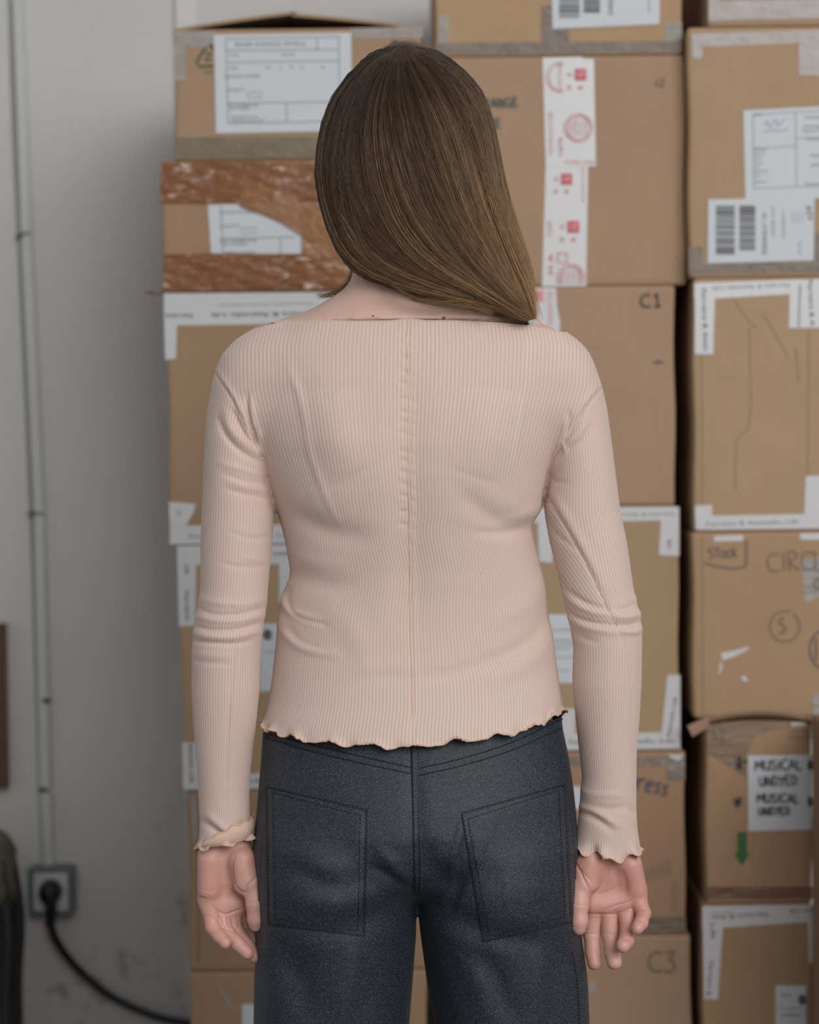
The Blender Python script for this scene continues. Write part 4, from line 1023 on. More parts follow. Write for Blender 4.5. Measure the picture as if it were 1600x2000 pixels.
R_f = [[hp(1158, 1762, .004, 10), hp(1156, 1826, .003, 8.5), hp(1158, 1860, -.002, 8.0), hp(1161, 1881, -.007, 7.3)],
       [hp(1189, 1766, .004, 10), hp(1193, 1829, -.003, 8.8), hp(1197, 1862, -.012, 8.4), hp(1200, 1879, -.019, 7.9)],
       [hp(1221, 1762, .003, 9.6), hp(1228, 1816, -.012, 8.6), hp(1223, 1838, -.026, 8.0), hp(1217, 1847, -.036, 7.4)],
       [hp(1243, 1744, .000, 9.2), hp(1257, 1784, -.013, 7.6), hp(1252, 1803, -.027, 7.2), hp(1245, 1813, -.035, 6.6)]]
R_p = [hs(1164, 1630, 0, 14, 1160, 1760, .004, 10.5), hs(1180, 1630, 0, 15, 1190, 1764, .005, 11), hs(1198, 1630, 0, 15, 1220, 1760, .004, 10.5), hs(1212, 1630, 0, 13, 1242, 1742, 0, 10.5),
       hs(1232, 1690, -.008, 11, 1243, 1735, -.006, 9.5), hs(1154, 1682, -.010, 14, 1146, 1724, -.014, 12.5), hs(1158, 1768, -.003, 8, 1222, 1762, -.004, 8)]
R_t = [hp(1140, 1690, -.006, 13), hp(1134, 1728, -.014, 10.6), hp(1131, 1768, -.022, 9.6), hp(1131, 1800, -.025, 9.0), hp(1131, 1812, -.025, 7.6)]
cr = lambda pts, w=2.2, a_=-.9: (pts, w, a_)
R_c = [cr([(1151, 1739), (1140, 1716), (1124, 1684)], 2.2, -1.5), cr([(1186, 1684), (1188, 1704), (1178, 1726), (1166, 1742), (1152, 1746)], 2.6, -1.3), cr([(1165, 1748), (1186, 1742), (1212, 1728)], 2.2, -.8), cr([(1180, 1778), (1206, 1768), (1228, 1762), (1240, 1755)], 2.2, -.9),
       cr([(1146, 1785), (1164, 1786), (1206, 1786)], 2.2, -1.2), cr([(1206, 1784), (1230, 1776), (1240, 1764)], 2.2, -1.4), cr([(1144, 1825), (1170, 1824)], 2.0, -.7), cr([(1180, 1824), (1208, 1825)], 2.0, -.7), cr([(1143, 1858), (1170, 1857)], 2.0, -.6), cr([(1183, 1858), (1210, 1856)], 2.0, -.7),
       cr([(1212, 1810), (1240, 1808)], 2.0, -.7), cr([(1210, 1836), (1238, 1834)], 2.0, -.7), cr([(1243, 1778), (1266, 1774)], 2.0, -.7), cr([(1243, 1799), (1268, 1796)], 2.0, -.6), cr([(1114, 1762), (1132, 1768), (1146, 1768)], 2.2, -.5), cr([(1214, 1700), (1222, 1725), (1222, 1752)], 6, -1.2), cr([(1125, 1692), (1142, 1708), (1156, 1724)], 2, -.6), cr([(1200, 1690), (1205, 1720)], 9, -1.2)]
bx = lambda l, t, r, b, y0, y1: (np.array((unp(l, (t + b) / 2, HY)[0], HY + y0, unp((l + r) / 2, b, HY)[2])), np.array((unp(r, (t + b) / 2, HY)[0], HY + y1, unp((l + r) / 2, t, HY)[2])))
V, Q = hand(R_f, R_p, R_t, bx(1090, 1628, 1295, 1915, -.055, .03), R_c)
bodyV.append(V); bodyQ.append(Q + sum(len(v) for v in bodyV[:-1])); flush.append(np.ones(len(V)))
L_f = [[hp(408, 1756, .000, 10), hp(416, 1812, -.012, 7.8), hp(429, 1829, -.020, 7.2), hp(440, 1841, -.026, 6.6)],
       [hp(430, 1764, .004, 10), hp(438, 1814, -.005, 8.0), hp(463, 1842, -.014, 7.6), hp(483, 1861, -.018, 7.0)],
       [hp(453, 1768, .008, 10), hp(460, 1816, .005, 8.2), hp(482, 1847, -.003, 7.8), hp(498, 1868, -.007, 7.1)],
       [hp(474, 1764, .013, 10), hp(482, 1812, .015, 8.2), hp(497, 1840, .010, 7.7), hp(508, 1858, .006, 7.0)]]
L_p = [hs(414, 1630, 0, 13, 409, 1754, .001, 11.5), hs(430, 1630, 0, 15, 431, 1762, .005, 11), hs(450, 1630, .002, 15, 453, 1766, .009, 11), hs(466, 1630, .004, 13, 474, 1762, .013, 10.5),
       hs(410, 1680, -.008, 11.5, 408, 1738, -.008, 10.5), hs(474, 1680, -.010, 14, 480, 1724, -.014, 13), hs(410, 1768, -.004, 8, 470, 1768, .006, 8)]
L_t = [hp(482, 1690, -.006, 13), hp(494, 1726, -.014, 10.4), hp(498, 1766, -.020, 9.4), hp(500, 1795, -.021, 8.6), hp(500, 1806, -.020, 7.2)]
L_c = [cr([(458, 1672), (453, 1694), (457, 1722), (466, 1738), (480, 1744), (484, 1730), (492, 1722), (506, 1706)], 2.4, -1.6), cr([(388, 1736), (408, 1741), (424, 1738)], 2, -.35), cr([(389, 1752), (404, 1756)], 2, -.6), cr([(414, 1768), (424, 1778), (440, 1786), (460, 1780), (480, 1772)], 2.4, -1.5), cr([(398, 1791), (412, 1790), (424, 1796), (428, 1806)], 2, -.9),
       cr([(420, 1818), (432, 1811), (446, 1815), (458, 1820), (466, 1810), (478, 1806)], 2, -.8), cr([(446, 1852), (454, 1843), (466, 1838)], 2, -.8), cr([(428, 1790), (432, 1808)], 2, -1.0), cr([(444, 1788), (448, 1812)], 2, -1.0), cr([(462, 1786), (467, 1812)], 2, -1.0), cr([(482, 1764), (500, 1764), (512, 1768)], 2.2, -.5), cr([(444, 1730), (430, 1750), (432, 1774)], 7, -1.0), cr([(444, 1690), (442, 1726)], 9, -1.4), cr([(446, 1734), (470, 1752), (478, 1766)], 2.2, -.8)]
V, Q = hand(L_f, L_p, L_t, bx(370, 1628, 535, 1900, -.055, .04), L_c)
bodyV.append(V); bodyQ.append(Q + sum(len(v) for v in bodyV[:-1])); flush.append(np.ones(len(V)))
body = add('body', np.concatenate(bodyV), np.concatenate(bodyQ), M_skin, person, True)
set_attr(body, 'flush', np.concatenate(flush))
M_nail = plain('fingernail', (0.60, 0.36, 0.31), .3)
def nail(px, py, dy, rot, w, l_):
    c = unp(px, py, HY + dy); V, Fc = [], []
    for j in range(5):
        for i in range(5):
            u, v = i / 4 - .5, j / 4 - .5; V.append((u * w, .0018 * math.cos(u * 2.6) * -1, v * l_ * (1 - .4 * (2 * u) ** 2)))
    R_ = Matrix.Rotation(math.radians(rot), 3, 'Z'); V = np.array([R_ @ Vector(p) for p in V]) + c
    add('fingernail', V, [(j * 5 + i, j * 5 + i + 1, j * 5 + i + 6, j * 5 + i + 5) for j in range(4) for i in range(4)], M_nail, body, True)
nail(1122, 1806, -.030, -55, .008, .011); nail(509, 1802, -.024, 60, .008, .012)
M_mole = plain('mole', (0.20, 0.09, 0.05), .6)
# ------------------------------------------------------------------ ribbed top
h = .0019
lo = np.array((unp(355, 1200)[0], -.150, unp(800, 1690)[2])); hi = np.array((unp(1275, 1200)[0], .135, unp(800, 610)[2])); ax, X, Y, Z = grid(lo, hi, h)
D = upper(X, Y, Z); V, Q = surface_nets(D, lo, h); V = smooth_mesh(V, Q, 4)
neck_l = [(300, 640), (505, 640), (560, 629), (620, 626), (700, 628), (770, 627), (797, 622), (830, 627), (890, 627), (980, 632), (1040, 638), (1092, 649), (1300, 665)]
hem_l = [(440, 1390), (512, 1408), (520, 1426), (548, 1435), (590, 1446), (640, 1453), (720, 1458), (808, 1461), (880, 1451), (950, 1443), (1000, 1435), (1050, 1418), (1088, 1398), (1100, 1388), (1180, 1380)]
sep_l = [(600, 330), (722, 415), (735, 424), (790, 460), (850, 490), (900, 515), (930, 527), (975, 536), (1000, 540), (1050, 546), (1120, 548), (1170, 537), (1250, 525), (1350, 517), (1400, 509), (1450, 502), (1500, 498), (1600, 499), (1700, 503)]
sep_r = [(600, 1290), (752, 1178), (757, 1173), (800, 1140), (850, 1110), (890, 1085), (940, 1065), (1000, 1060), (1056, 1058), (1126, 1075), (1198, 1090), (1264, 1100), (1334, 1105), (1400, 1111), (1500, 1118), (1700, 1110)]
ip = lambda v, tab: np.interp(v, [t[0] for t in tab], [t[1] for t in tab])
px, py = proj(V); xl, xr = ip(py, sep_l), ip(py, sep_r); side = np.where(px < xl, -1, np.where(px > xr, 1, 0))
cuffL = lambda px: np.interp(px, [370, 388, 420, 440, 470, 495], [1660, 1656, 1652, 1650, 1642, 1632])
cuffR = lambda px: np.interp(px, [1110, 1130, 1150, 1180, 1205, 1225, 1245, 1265], [1646, 1660, 1664, 1670, 1680, 1676, 1668, 1662])
def wob(u, fr, ph): return np.sin(u * fr + ph) * .6 + np.sin(u * fr * 1.73 + ph * 2.1) * .4
limit = np.where(side == 0, ip(px, hem_l) + 2.0 * wob(px, .16, .4), np.where(side < 0, cuffL(px), cuffR(px)))
cut_lo = py - limit                                        # > 0 is below the edge
top = ip(px, neck_l); cut_hi = np.where(side == 0, top - py, np.where(py < 700, top - py, -50))
out = np.maximum(cut_lo, cut_hi)
keep = (out[Q] < 0).sum(1) >= 1
over = (out > 0)
# slide the last row of vertices onto the edge line
sh = np.where(cut_lo > 0, cut_lo, np.where(cut_hi > 0, -cut_hi, 0)); scale = (V[:, 1] - CAM[1]) / F
V = V + np.where(over & (np.abs(sh) < 12), sh * scale, 0)[:, None] * UP[None]
keep &= (np.abs(sh[Q]) < 12).all(1)
V, Q, used = compact(V, Q[keep]); side = side[used]; px, py = proj(V)

W = lambda *p: list(p)
folds = [
 # left armhole: seam line and the fan of tucks running into the armpit
 (W((418, 725), (455, 782), (488, 845), (512, 892)), 3.0, -1.6), (W((424, 724), (462, 782), (497, 845)), 6, 1.0),
 (W((440, 800), (452, 836), (478, 866), (510, 886)), 9, 2.6), (W((426, 818), (440, 850), (468, 880), (508, 903)), 5, -2.4),
 (W((462, 788), (478, 826), (492, 858), (508, 884)), 5, 2.2), (W((454, 800), (474, 840), (498, 878)), 3.5, -2.0),
 (W((482, 770), (484, 800), (492, 840), (502, 872)), 4, -2.2), (W((490, 775), (494, 812), (503, 850)), 5, 1.8), (W((500, 835), (497, 860), (499, 878)), 3.5, -1.8), (W((508, 840), (505, 866)), 4, 1.5),
 (W((430, 905), (465, 915), (500, 925), (522, 926)), 6, 1.2), (W((436, 925), (480, 940), (520, 944)), 4, -1.2), (W((440, 955), (480, 966), (534, 974)), 5, -1.4), (W((445, 940), (485, 952), (530, 958)), 6, 1.2),
 (W((450, 1040), (490, 1052), (530, 1050)), 5, -.8), (W((430, 1098), (470, 1108), (520, 1106)), 5, -.9), (W((470, 1088), (510, 1094)), 5, .8),
 # left elbow rings
 (W((392, 1170), (430, 1178), (480, 1180), (518, 1168)), 7, 1.2), (W((386, 1188), (420, 1200), (470, 1200), (518, 1186)), 4, -1.6), (W((382, 1204), (420, 1212), (465, 1212), (516, 1200)), 6, 1.8), (W((380, 1222), (410, 1230), (460, 1230), (512, 1216)), 3.5, -2.0), (W((377, 1236), (410, 1243), (455, 1244), (510, 1232)), 6, 2.0), (W((378, 1252), (412, 1256), (458, 1258), (490, 1252)), 3.5, -2.0), (W((376, 1290), (410, 1295), (455, 1297)), 5, -.8), (W((376, 1275), (410, 1280), (450, 1282)), 6, .6),
 # left sleeve seam and cuff tuck
 (W((472, 1195), (462, 1250), (455, 1310), (447, 1400), (442, 1500), (440, 1590)), 3.0, -.9), (W((482, 1200), (470, 1260), (463, 1320), (455, 1400), (450, 1500)), 9, .9),
 (W((398, 1605), (420, 1622), (440, 1634), (448, 1642)), 6, -2.6), (W((405, 1590), (430, 1612), (452, 1630)), 7, 1.6), (W((460, 1610), (480, 1606)), 5, -1),
 # right armhole
 (W((1176, 755), (1140, 803), (1112, 850), (1088, 888)), 2.6, -1.8), (W((1168, 752), (1132, 800), (1102, 850)), 6, 1.1), (W((1112, 802), (1110, 830), (1100, 852), (1094, 872)), 4, -2.2), (W((1106, 815), (1100, 850), (1092, 874)), 5, 2.0), (W((1152, 834), (1140, 858), (1115, 876), (1088, 898)), 5, -2.0), (W((1150, 815), (1130, 846), (1104, 872)), 7, 1.6), (W((1098, 864), (1104, 880), (1098, 890)), 3.5, 1.6),
 (W((1072, 925), (1085, 940), (1110, 944)), 5, -.9), (W((1072, 940), (1066, 960), (1062, 985)), 5, -1.5),
 # right sleeve seam and elbow rings
 (W((1064, 960), (1100, 1020), (1140, 1090), (1172, 1155), (1196, 1205), (1206, 1222)), 3.0, -1.5), (W((1075, 955), (1112, 1018), (1152, 1090), (1184, 1152)), 9, 1.4), (W((1206, 1222), (1226, 1280), (1235, 1340), (1236, 1400)), 3, -.9),
 (W((1066, 1000), (1084, 1040), (1110, 1062), (1130, 1078)), 5, -.9),
 (W((1094, 1130), (1110, 1155), (1150, 1182), (1195, 1194)), 6, -2.4), (W((1098, 1140), (1120, 1172), (1160, 1194), (1210, 1202)), 8, 2.2), (W((1236, 1160), (1246, 1178)), 6, 1.2), (W((1200, 1190), (1225, 1188), (1242, 1180)), 5, -1.6), (W((1200, 1206), (1232, 1204), (1252, 1196)), 7, 3.0), (W((1108, 1192), (1130, 1208), (1165, 1218), (1204, 1222)), 4, -2.6), (W((1205, 1221), (1230, 1222), (1252, 1213)), 4, -2.4), (W((1112, 1204), (1140, 1222), (1180, 1232), (1210, 1234)), 8, 1.8), (W((1212, 1233), (1240, 1234), (1254, 1226)), 5, 2.2), (W((1118, 1230), (1140, 1246), (1170, 1256)), 6, -1.0),
 (W((1128, 1530), (1134, 1540), (1160, 1552), (1220, 1552)), 6, .8), (W((1132, 1560), (1150, 1574), (1190, 1580), (1228, 1575)), 7, -1.4), (W((1128, 1585), (1150, 1592), (1175, 1606), (1196, 1622)), 7, -2.4), (W((1130, 1575), (1160, 1584), (1190, 1602), (1215, 1615)), 8, 1.6), (W((1228, 1578), (1242, 1590)), 6, -1.0),
 # back: shoulder blades, spine, straps of the garment underneath, waist folds
 (W((640, 760), (655, 850), (690, 930)), 55, 7.0), (W((960, 760), (950, 850), (925, 930)), 55, 7.0), (W((799, 720), (799, 850), (800, 1050), (804, 1250)), 40, -5.0),
 (W((588, 820), (598, 890), (622, 960), (650, 1030)), 6, -.12), (W((598, 815), (608, 885), (634, 955), (662, 1022)), 8, .8), (W((566, 720), (588, 780), (600, 830)), 9, 1.2),
 (W((1032, 690), (1024, 760), (1012, 840), (1000, 905)), 7, 1.1), (W((1020, 720), (1012, 780)), 4, -.7),
 (W((560, 1000), (640, 1040), (720, 1050)), 24, -4.5), (W((900, 960), (960, 1010), (1040, 1030)), 22, -3.8), (W((600, 960), (700, 1000)), 40, 2.5), (W((1055, 1008), (1030, 1034), (980, 1042), (930, 1040)), 9, -2.0), (W((1050, 990), (1020, 1012), (980, 1018)), 12, 2.0),
 (W((568, 1132), (552, 1160), (570, 1195), (620, 1215)), 8, 2.4), (W((566, 1150), (562, 1172), (580, 1202), (640, 1222)), 5, -2.0), (W((545, 1205), (560, 1240), (600, 1266), (660, 1280)), 10, 2.0), (W((560, 1225), (590, 1256), (640, 1270)), 7, -1.4), (W((560, 1110), (620, 1140), (700, 1150)), 18, -1.6), (W((560, 1075), (620, 1100), (690, 1110)), 18, 1.5),
 (W((1070, 1180), (1055, 1230), (1010, 1268), (950, 1295), (880, 1315), (808, 1325)), 14, -2.6), (W((1075, 1210), (1060, 1265), (1010, 1305), (940, 1335)), 20, 2.6), (W((1062, 1130), (1030, 1180), (960, 1220)), 22, 1.8), (W((700, 1330), (760, 1320), (804, 1324)), 12, -1.4), (W((640, 1180), (700, 1250), (720, 1330)), 26, 1.6),
 # centre back seam
 (W((797, 626), (796, 700), (799, 760), (798, 900), (801, 1050), (802, 1200), (806, 1330), (808, 1458)), 4.0, -.7, 0, 1), (W((803, 640), (803, 800), (804, 1000), (808, 1250), (813, 1450)), 5, .8),
]
for k in range(16):                                    # puckers along the seam
    y_ = 650 + k * 25 + rng.uniform(-6, 6); folds.append((W((782, y_ + rng.uniform(-3, 3)), (795, y_)), 4, -1.0)); folds.append((W((802, y_ + 8), (812, y_ + 8 + rng.uniform(-3, 3))), 4, -.5))
folds = [(f[0], f[1], f[2] * (1.35 if f[1] < 12 else 1.1), *f[3:]) for f in folds]
V = sculpt(V, Q, folds)
# lettuce edging on hem and cuffs
N = normals(V, Q); limit = np.where(side == 0, ip(px, hem_l) + 2.0 * wob(px, .16, .4), np.where(side < 0, cuffL(px), cuffR(px))); de = limit - py
ang = np.where(side == 0, torso.ang(V), np.where(side < 0, armL.ang(V), armR.ang(V)))
g = np.exp(-(np.clip(de, 0, 100) / np.where(side == 0, 9, 11)) ** 1.3)
wv = np.where(side == 0, wob(ang, 23, 1.0), np.where(side < 0, wob(ang, 6.3, .3), wob(ang, 6.8, 2.0)))
amp = np.where(side == 0, .0042, .0062)
V = V + N * (g * (amp * wv + .002))[:, None]; V[:, 2] += g * np.where(side == 0, .0026, .0046) * np.where(side == 0, wob(ang, 23, 2.2), wob(ang, 6.5, 3.1))
# ribs: angle round the trunk or sleeve, fanning out over the shoulders
fc = np.median(side[Q], axis=1); fc[np.abs(side[Q]).max(1) != np.abs(side[Q]).min(1)] = 0
rib = np.zeros(Q.shape)
def corner(vals, wrap):
    c = vals[Q]; rg_ = c.max(1) - c.min(1); fix = rg_ > math.pi; c2 = c.copy(); c2[fix] = np.where(c2[fix] < 0, c2[fix] + 2 * math.pi, c2[fix]); return c2
zt = [unp(800, p)[2] for p in (600, 680, 760, 860, 950, 1030, 1100, 1200, 1300, 1460)]; ht = np.array((322, 340, 335, 305, 276, 256, 249, 260, 274, 292)) / 1858.
hxr = np.interp(V[:, 2], zt[::-1], ht[::-1]); cxr = torso.at(V[:, 2])[0]; _, _, cyr, hyr = torso.at(V[:, 2])
cxr = np.where(V[:, 2] > zt[3], np.interp(V[:, 2], [zt[3], zt[0]], [torso.at(zt[3])[0], unp(797, 640)[0]]), cxr)
angT = np.arctan2((V[:, 0] - cxr) / hxr, -(V[:, 1] - cyr) / np.maximum(hyr, .06))
bl_ = smoothstep(unp(800, 1010)[2], unp(800, 880)[2], V[:, 2]); angT = np.where(V[:, 1] < .03, angT * (1 - bl_) + bl_ * 1.04 * (V[:, 0] - cxr) / hxr, angT)
rt = corner(angT, 1) * 42.0; rl = corner(armL.ang(V), 1) * 11.2; rr = corner(armR.ang(V), 1) * 11.6
rib = np.where(fc[:, None] == 0, rt, np.where(fc[:, None] < 0, rl, rr))
# diagonal gusset of the right sleeve
gx = np.interp(py, [955, 1020, 1090, 1155, 1205, 1222], [1062, 1100, 1140, 1172, 1196, 1206]); gus = (side > 0) & (px < gx) & (py < 1222) & (V[:, 1] < 0)
gq = gus[Q].all(1); dg = (V[:, 0] * math.cos(.6) + V[:, 2] * math.sin(.6)) / .0034; rib[gq] = dg[Q][gq]
under = np.zeros(len(V))
d1, s1, _ = poly_dist(px, py, [(545, 640), (566, 720), (590, 800), (604, 880), (630, 960), (660, 1030)]); under = np.maximum(under, .55 * np.exp(-(d1 / 13) ** 4))
d1, s1, _ = poly_dist(px, py, [(1036, 640), (1030, 720), (1018, 800), (1002, 900)]); under = np.maximum(under, .6 * np.exp(-(d1 / 10) ** 4)); under = np.maximum(under, .55 * smoothstep(1260, 1380, py) * (side == 0)); under *= (V[:, 1] < 0)
shirt = add('ribbed_top', V, Q, M_knit, person, True); set_attr(shirt, 'rib', rib.ravel(), 'CORNER'); set_attr(shirt, 'under', under)
shirt['label'] = 'pale pink ribbed long-sleeved top with lettuce edging'
for lp in boundary_loops(Q):
    P = V[lp]; n_ = len(lp); P = (P + np.roll(P, 1, 0) + np.roll(P, -1, 0)) / 3
    P = resample(P, max(40, n_ // 2), True); cy_ = proj(P)[1].mean()
    add('neckline_edge' if cy_ < 720 else ('hem_edge' if 1300 < cy_ < 1500 else 'cuff_edge'), *tube(P, .0009, 6, True), M_edge if cy_ > 720 else M_knit, shirt, True)
bvS = BVHTree.FromPolygons(V.tolist(), [tuple(q) for q in Q.tolist()])
def cast(bv, px, py, off=0.0):
    d = unp(px, py, 1.0) - CAM; d /= np.linalg.norm(d); hit = bv.ray_cast(Vector(CAM), Vector(d))
    if hit[0] is None: return None
    n = np.array(hit[1]); n = n if n @ d < 0 else -n; return np.array(hit[0]) + n * off
def line_on(bv, pts, off, n=None):
    P = curve(pts, n or 8 * len(pts)) if len(pts) > 2 else resample(pts, n or 12); return [q for q in (cast(bv, a_, b_, off) for a_, b_ in P) if q is not None]
seam = [(797, 627), (796, 700), (799, 760), (798, 900), (801, 1050), (802, 1200), (806, 1330), (808, 1456)]
sp_ = curve(seam, 150); sp_[:, 0] += np.sin(np.arange(150) * .42) * 1.1 * np.linspace(1, .3, 150)
add('back_seam', *tube([q for q in (cast(bvS, a_, b_, -.0002) for a_, b_ in sp_) if q is not None], .0010, 6), plain('seam_thread', (0.74, 0.55, 0.44), .85), shirt, True)
M_seam = plain('seam_pink', (0.56, 0.39, 0.325), .9)
for ln in ([(420, 726), (455, 782), (488, 845), (512, 892)], [(1174, 757), (1140, 803), (1112, 850), (1088, 888)], [(1066, 962), (1100, 1020), (1140, 1090), (1172, 1155), (1196, 1205), (1206, 1222)]):
    q = line_on(bvS, ln, -.0002, 60); add('sleeve_seam', *tube(q, .0006, 5), M_seam, shirt, True)
# turned-back cuff on the left sleeve
V2, Fc2 = [], []; nA = 26
for i in range(nA + 1):
    a_ = math.radians(-42 + 150 * i / nA); t = i / nA
    for j, (pyo, offr) in enumerate(((1, .0010), (9, .0042), (18, .0050), (27, .0046), (32, .0030))):
        pyc = 1654 - 20 * t - pyo * (0.35 + .65 * min(1, t * 2.2)) * 1.15; zc = unp(440, pyc, -.05)[2]; cx_, hx_, cy_, hy_ = armL.at(zc)
        V2.append((cx_ + (hx_ + offr) * math.sin(a_), cy_ - (hy_ + offr) * math.cos(a_), zc + .0012 * math.sin(i * 1.3) * (j == 4)))
for i in range(nA):
    for j in range(4): Fc2.append((i * 5 + j, (i + 1) * 5 + j, (i + 1) * 5 + j + 1, i * 5 + j + 1))
add('turned_cuff', V2, Fc2, plain('knit_reverse', (0.68, 0.49, 0.385), .9, .05, 200), shirt, True)
add('cuff_edge', *tube([V2[i * 5 + 4] for i in range(nA + 1)], .0009, 6), M_edge, shirt, True)
# straps of the garment underneath, on the bare shoulders
M_strapw = plain('pale_strap', (0.56, 0.60, 0.57), .6)
bvB = BVHTree.FromObject(body, bpy.context.evaluated_depsgraph_get()) if False else BVHTree.FromPolygons(np.concatenate(bodyV).tolist(), [tuple(q) for q in np.concatenate(bodyQ).tolist()])
def strap(pl, pr):
    A_ = [cast(bvB, *p, .0035) for p in pl]; B_ = [cast(bvB, *p, .0035) for p in pr]
    prs = [(a_, b_) for a_, b_ in zip(A_, B_) if a_ is not None and b_ is not None]
    if len(prs) < 2: return
    V = [p for ab in prs for p in ab]; n_ = len(V); V += [p + np.array((0, .0012, -.0004)) for p in V]
    Fc = [(2 * i, 2 * i + 1, 2 * i + 3, 2 * i + 2) for i in range(len(prs) - 1)] + [(n_ + 2 * i, n_ + 2 * i + 2, n_ + 2 * i + 3, n_ + 2 * i + 1) for i in range(len(prs) - 1)] + [(2 * i, 2 * i + 2, n_ + 2 * i + 2, n_ + 2 * i) for i in range(len(prs) - 1)] + [(2 * i + 1, n_ + 2 * i + 1, n_ + 2 * i + 3, 2 * i + 3) for i in range(len(prs) - 1)]
    add('shoulder_strap', V, Fc, M_strapw, person)
strap([(1024 + .5 * k, 622 + 3.2 * k) for k in range(9)], [(1041 + .5 * k, 626 + 3.2 * k) for k in range(9)])
for mx, my, r in ((867, 621, .0018), (729, 617, .0011), (888, 598, .001)):
    c = cast(bvB, mx, my, 0)
    if c is not None:
        Vm = [c + np.array((r * math.cos(t), -.0006, r * math.sin(t))) for t in np.linspace(0, 6.28, 8, endpoint=False)] + [c + np.array((0, -.001, 0))]
        add('mole', Vm, [(i, (i + 1) % 8, 8) for i in range(8)], M_mole, body, True)

# ------------------------------------------------------------------ jeans
h = .003
lo = np.array((-.215, -.155, .025)); hi = np.array((.225, .125, unp(800, 1385)[2])); ax, X, Y, Z = grid(lo, hi, h)
D = lower(X, Y, Z); V, Q = surface_nets(D, lo, h); V = smooth_mesh(V, Q, 3); keep = (V[Q][:, :, 2].min(1) > lo[2] + .006) & (V[Q][:, :, 2].max(1) < hi[2] - .006); V, Q, _u = compact(V, Q[keep])
jf = [(W((810, 1460), (812, 1560), (815, 1650), (815, 1750)), 14, -2.0), (W((826, 1640), (840, 1690), (870, 1720), (900, 1740)), 22, -4.0), (W((905, 1600), (890, 1660), (878, 1720)), 7, 2.5), (W((935, 1690), (905, 1720), (880, 1770), (860, 1790)), 10, -3.0), (W((940, 1640), (925, 1700), (895, 1760)), 10, 2.6),
 (W((740, 1660), (770, 1690), (800, 1720)), 12, 2.6), (W((720, 1690), (760, 1710), (805, 1735)), 7, -2.4), (W((560, 1680), (600, 1710), (640, 1730), (690, 1745)), 20, -4.0), (W((540, 1640), (600, 1680), (680, 1710)), 26, 3.0), (W((620, 1760), (700, 1750), (790, 1730)), 22, 3.0), (W((560, 1790), (640, 1810), (720, 1800), (800, 1770)), 24, -3.6), (W((830, 1760), (900, 1800), (980, 1830), (1060, 1840)), 22, -4.0), (W((850, 1800), (900, 1850), (940, 1930), (950, 2000)), 24, 3.0), (W((900, 1850), (960, 1900), (1000, 2000)), 20, -3.0),
 (W((560, 1860), (590, 1920), (600, 2000)), 26, -4.0), (W((520, 1830), (540, 1920), (545, 2000)), 20, 3.5), (W((690, 1850), (680, 1920), (660, 2000)), 26, 4.0), (W((1090, 1850), (1080, 1920), (1085, 2000)), 16, -2.4), (W((1060, 1850), (1050, 1930), (1050, 2000)), 20, 3.0), (W((960, 1640), (985, 1700), (995, 1780)), 9, 1.0), (W((700, 1620), (705, 1700), (700, 1780)), 9, 1.0), (W((830, 1850), (850, 1920), (880, 2000)), 16, -3.0)]
jf = [(f[0], f[1] * 1.1, f[2] * 1.35) for f in jf]
V = sculpt(V, Q, jf)
jeans = add('jeans', V, Q, M_denim, person, True); jeans['label'] = 'dark blue-black denim jeans'
bvJ = BVHTree.FromPolygons(V.tolist(), [tuple(q) for q in Q.tolist()])
def sheet_on(name, quad, bv, off, mat, parent, nu=22, nv=22, curvx=0):
    """cloth panel lying on the jeans, four corners in pixels (tl, tr, br, bl)"""
    tl, tr, br, bl = [np.array(p, dtype=float) for p in quad]; G = np.full((nv + 1, nu + 1), -1); V = []
    for j in range(nv + 1):
        for i in range(nu + 1):
            u, v = i / nu, j / nv; p = (tl * (1 - u) + tr * u) * (1 - v) + (bl * (1 - u) + br * u) * v; p = p + np.array((0, curvx * math.sin(math.pi * u)))
            e = min(u, 1 - u, v, 1 - v); q = cast(bv, *p, off * min(1, .15 + e * 14))
            if q is not None: G[j, i] = len(V); V.append(q)
    Fc = [(G[j, i], G[j + 1, i], G[j + 1, i + 1], G[j, i + 1]) for j in range(nv) for i in range(nu) if min(G[j, i], G[j + 1, i], G[j + 1, i + 1], G[j, i + 1]) >= 0]
    return add(name, V, Fc, mat, parent, True)
def stitch(pts, par, bv=bvJ, off=.0013, r=.00055, mat=None, name='stitching', dash=True):
    P = curve(pts, 60) if len(pts) > 2 else np.array(pts, dtype=float); L = np.linalg.norm(np.diff(P, axis=0), axis=1).sum(); n = max(4, int(L / 2.2)); P = resample(P, n); parts = []
    W3 = [cast(bv, a_, b_, off) for a_, b_ in P]
    step = 3 if dash else n
    i = 0
    while i < n - 1:
        seg = [q for q in W3[i:i + step] if q is not None]
        if len(seg) >= 2: parts.append(tube(seg, r, 4))
        i += step if dash else n
    if parts: return add(name, *join(*parts), mat or M_stitch, par)
PL = [(520, 1536), (717, 1581), (712, 1829), (524, 1806)]; PR = [(901, 1588), (1104, 1532), (1117, 1802), (943, 1840)]
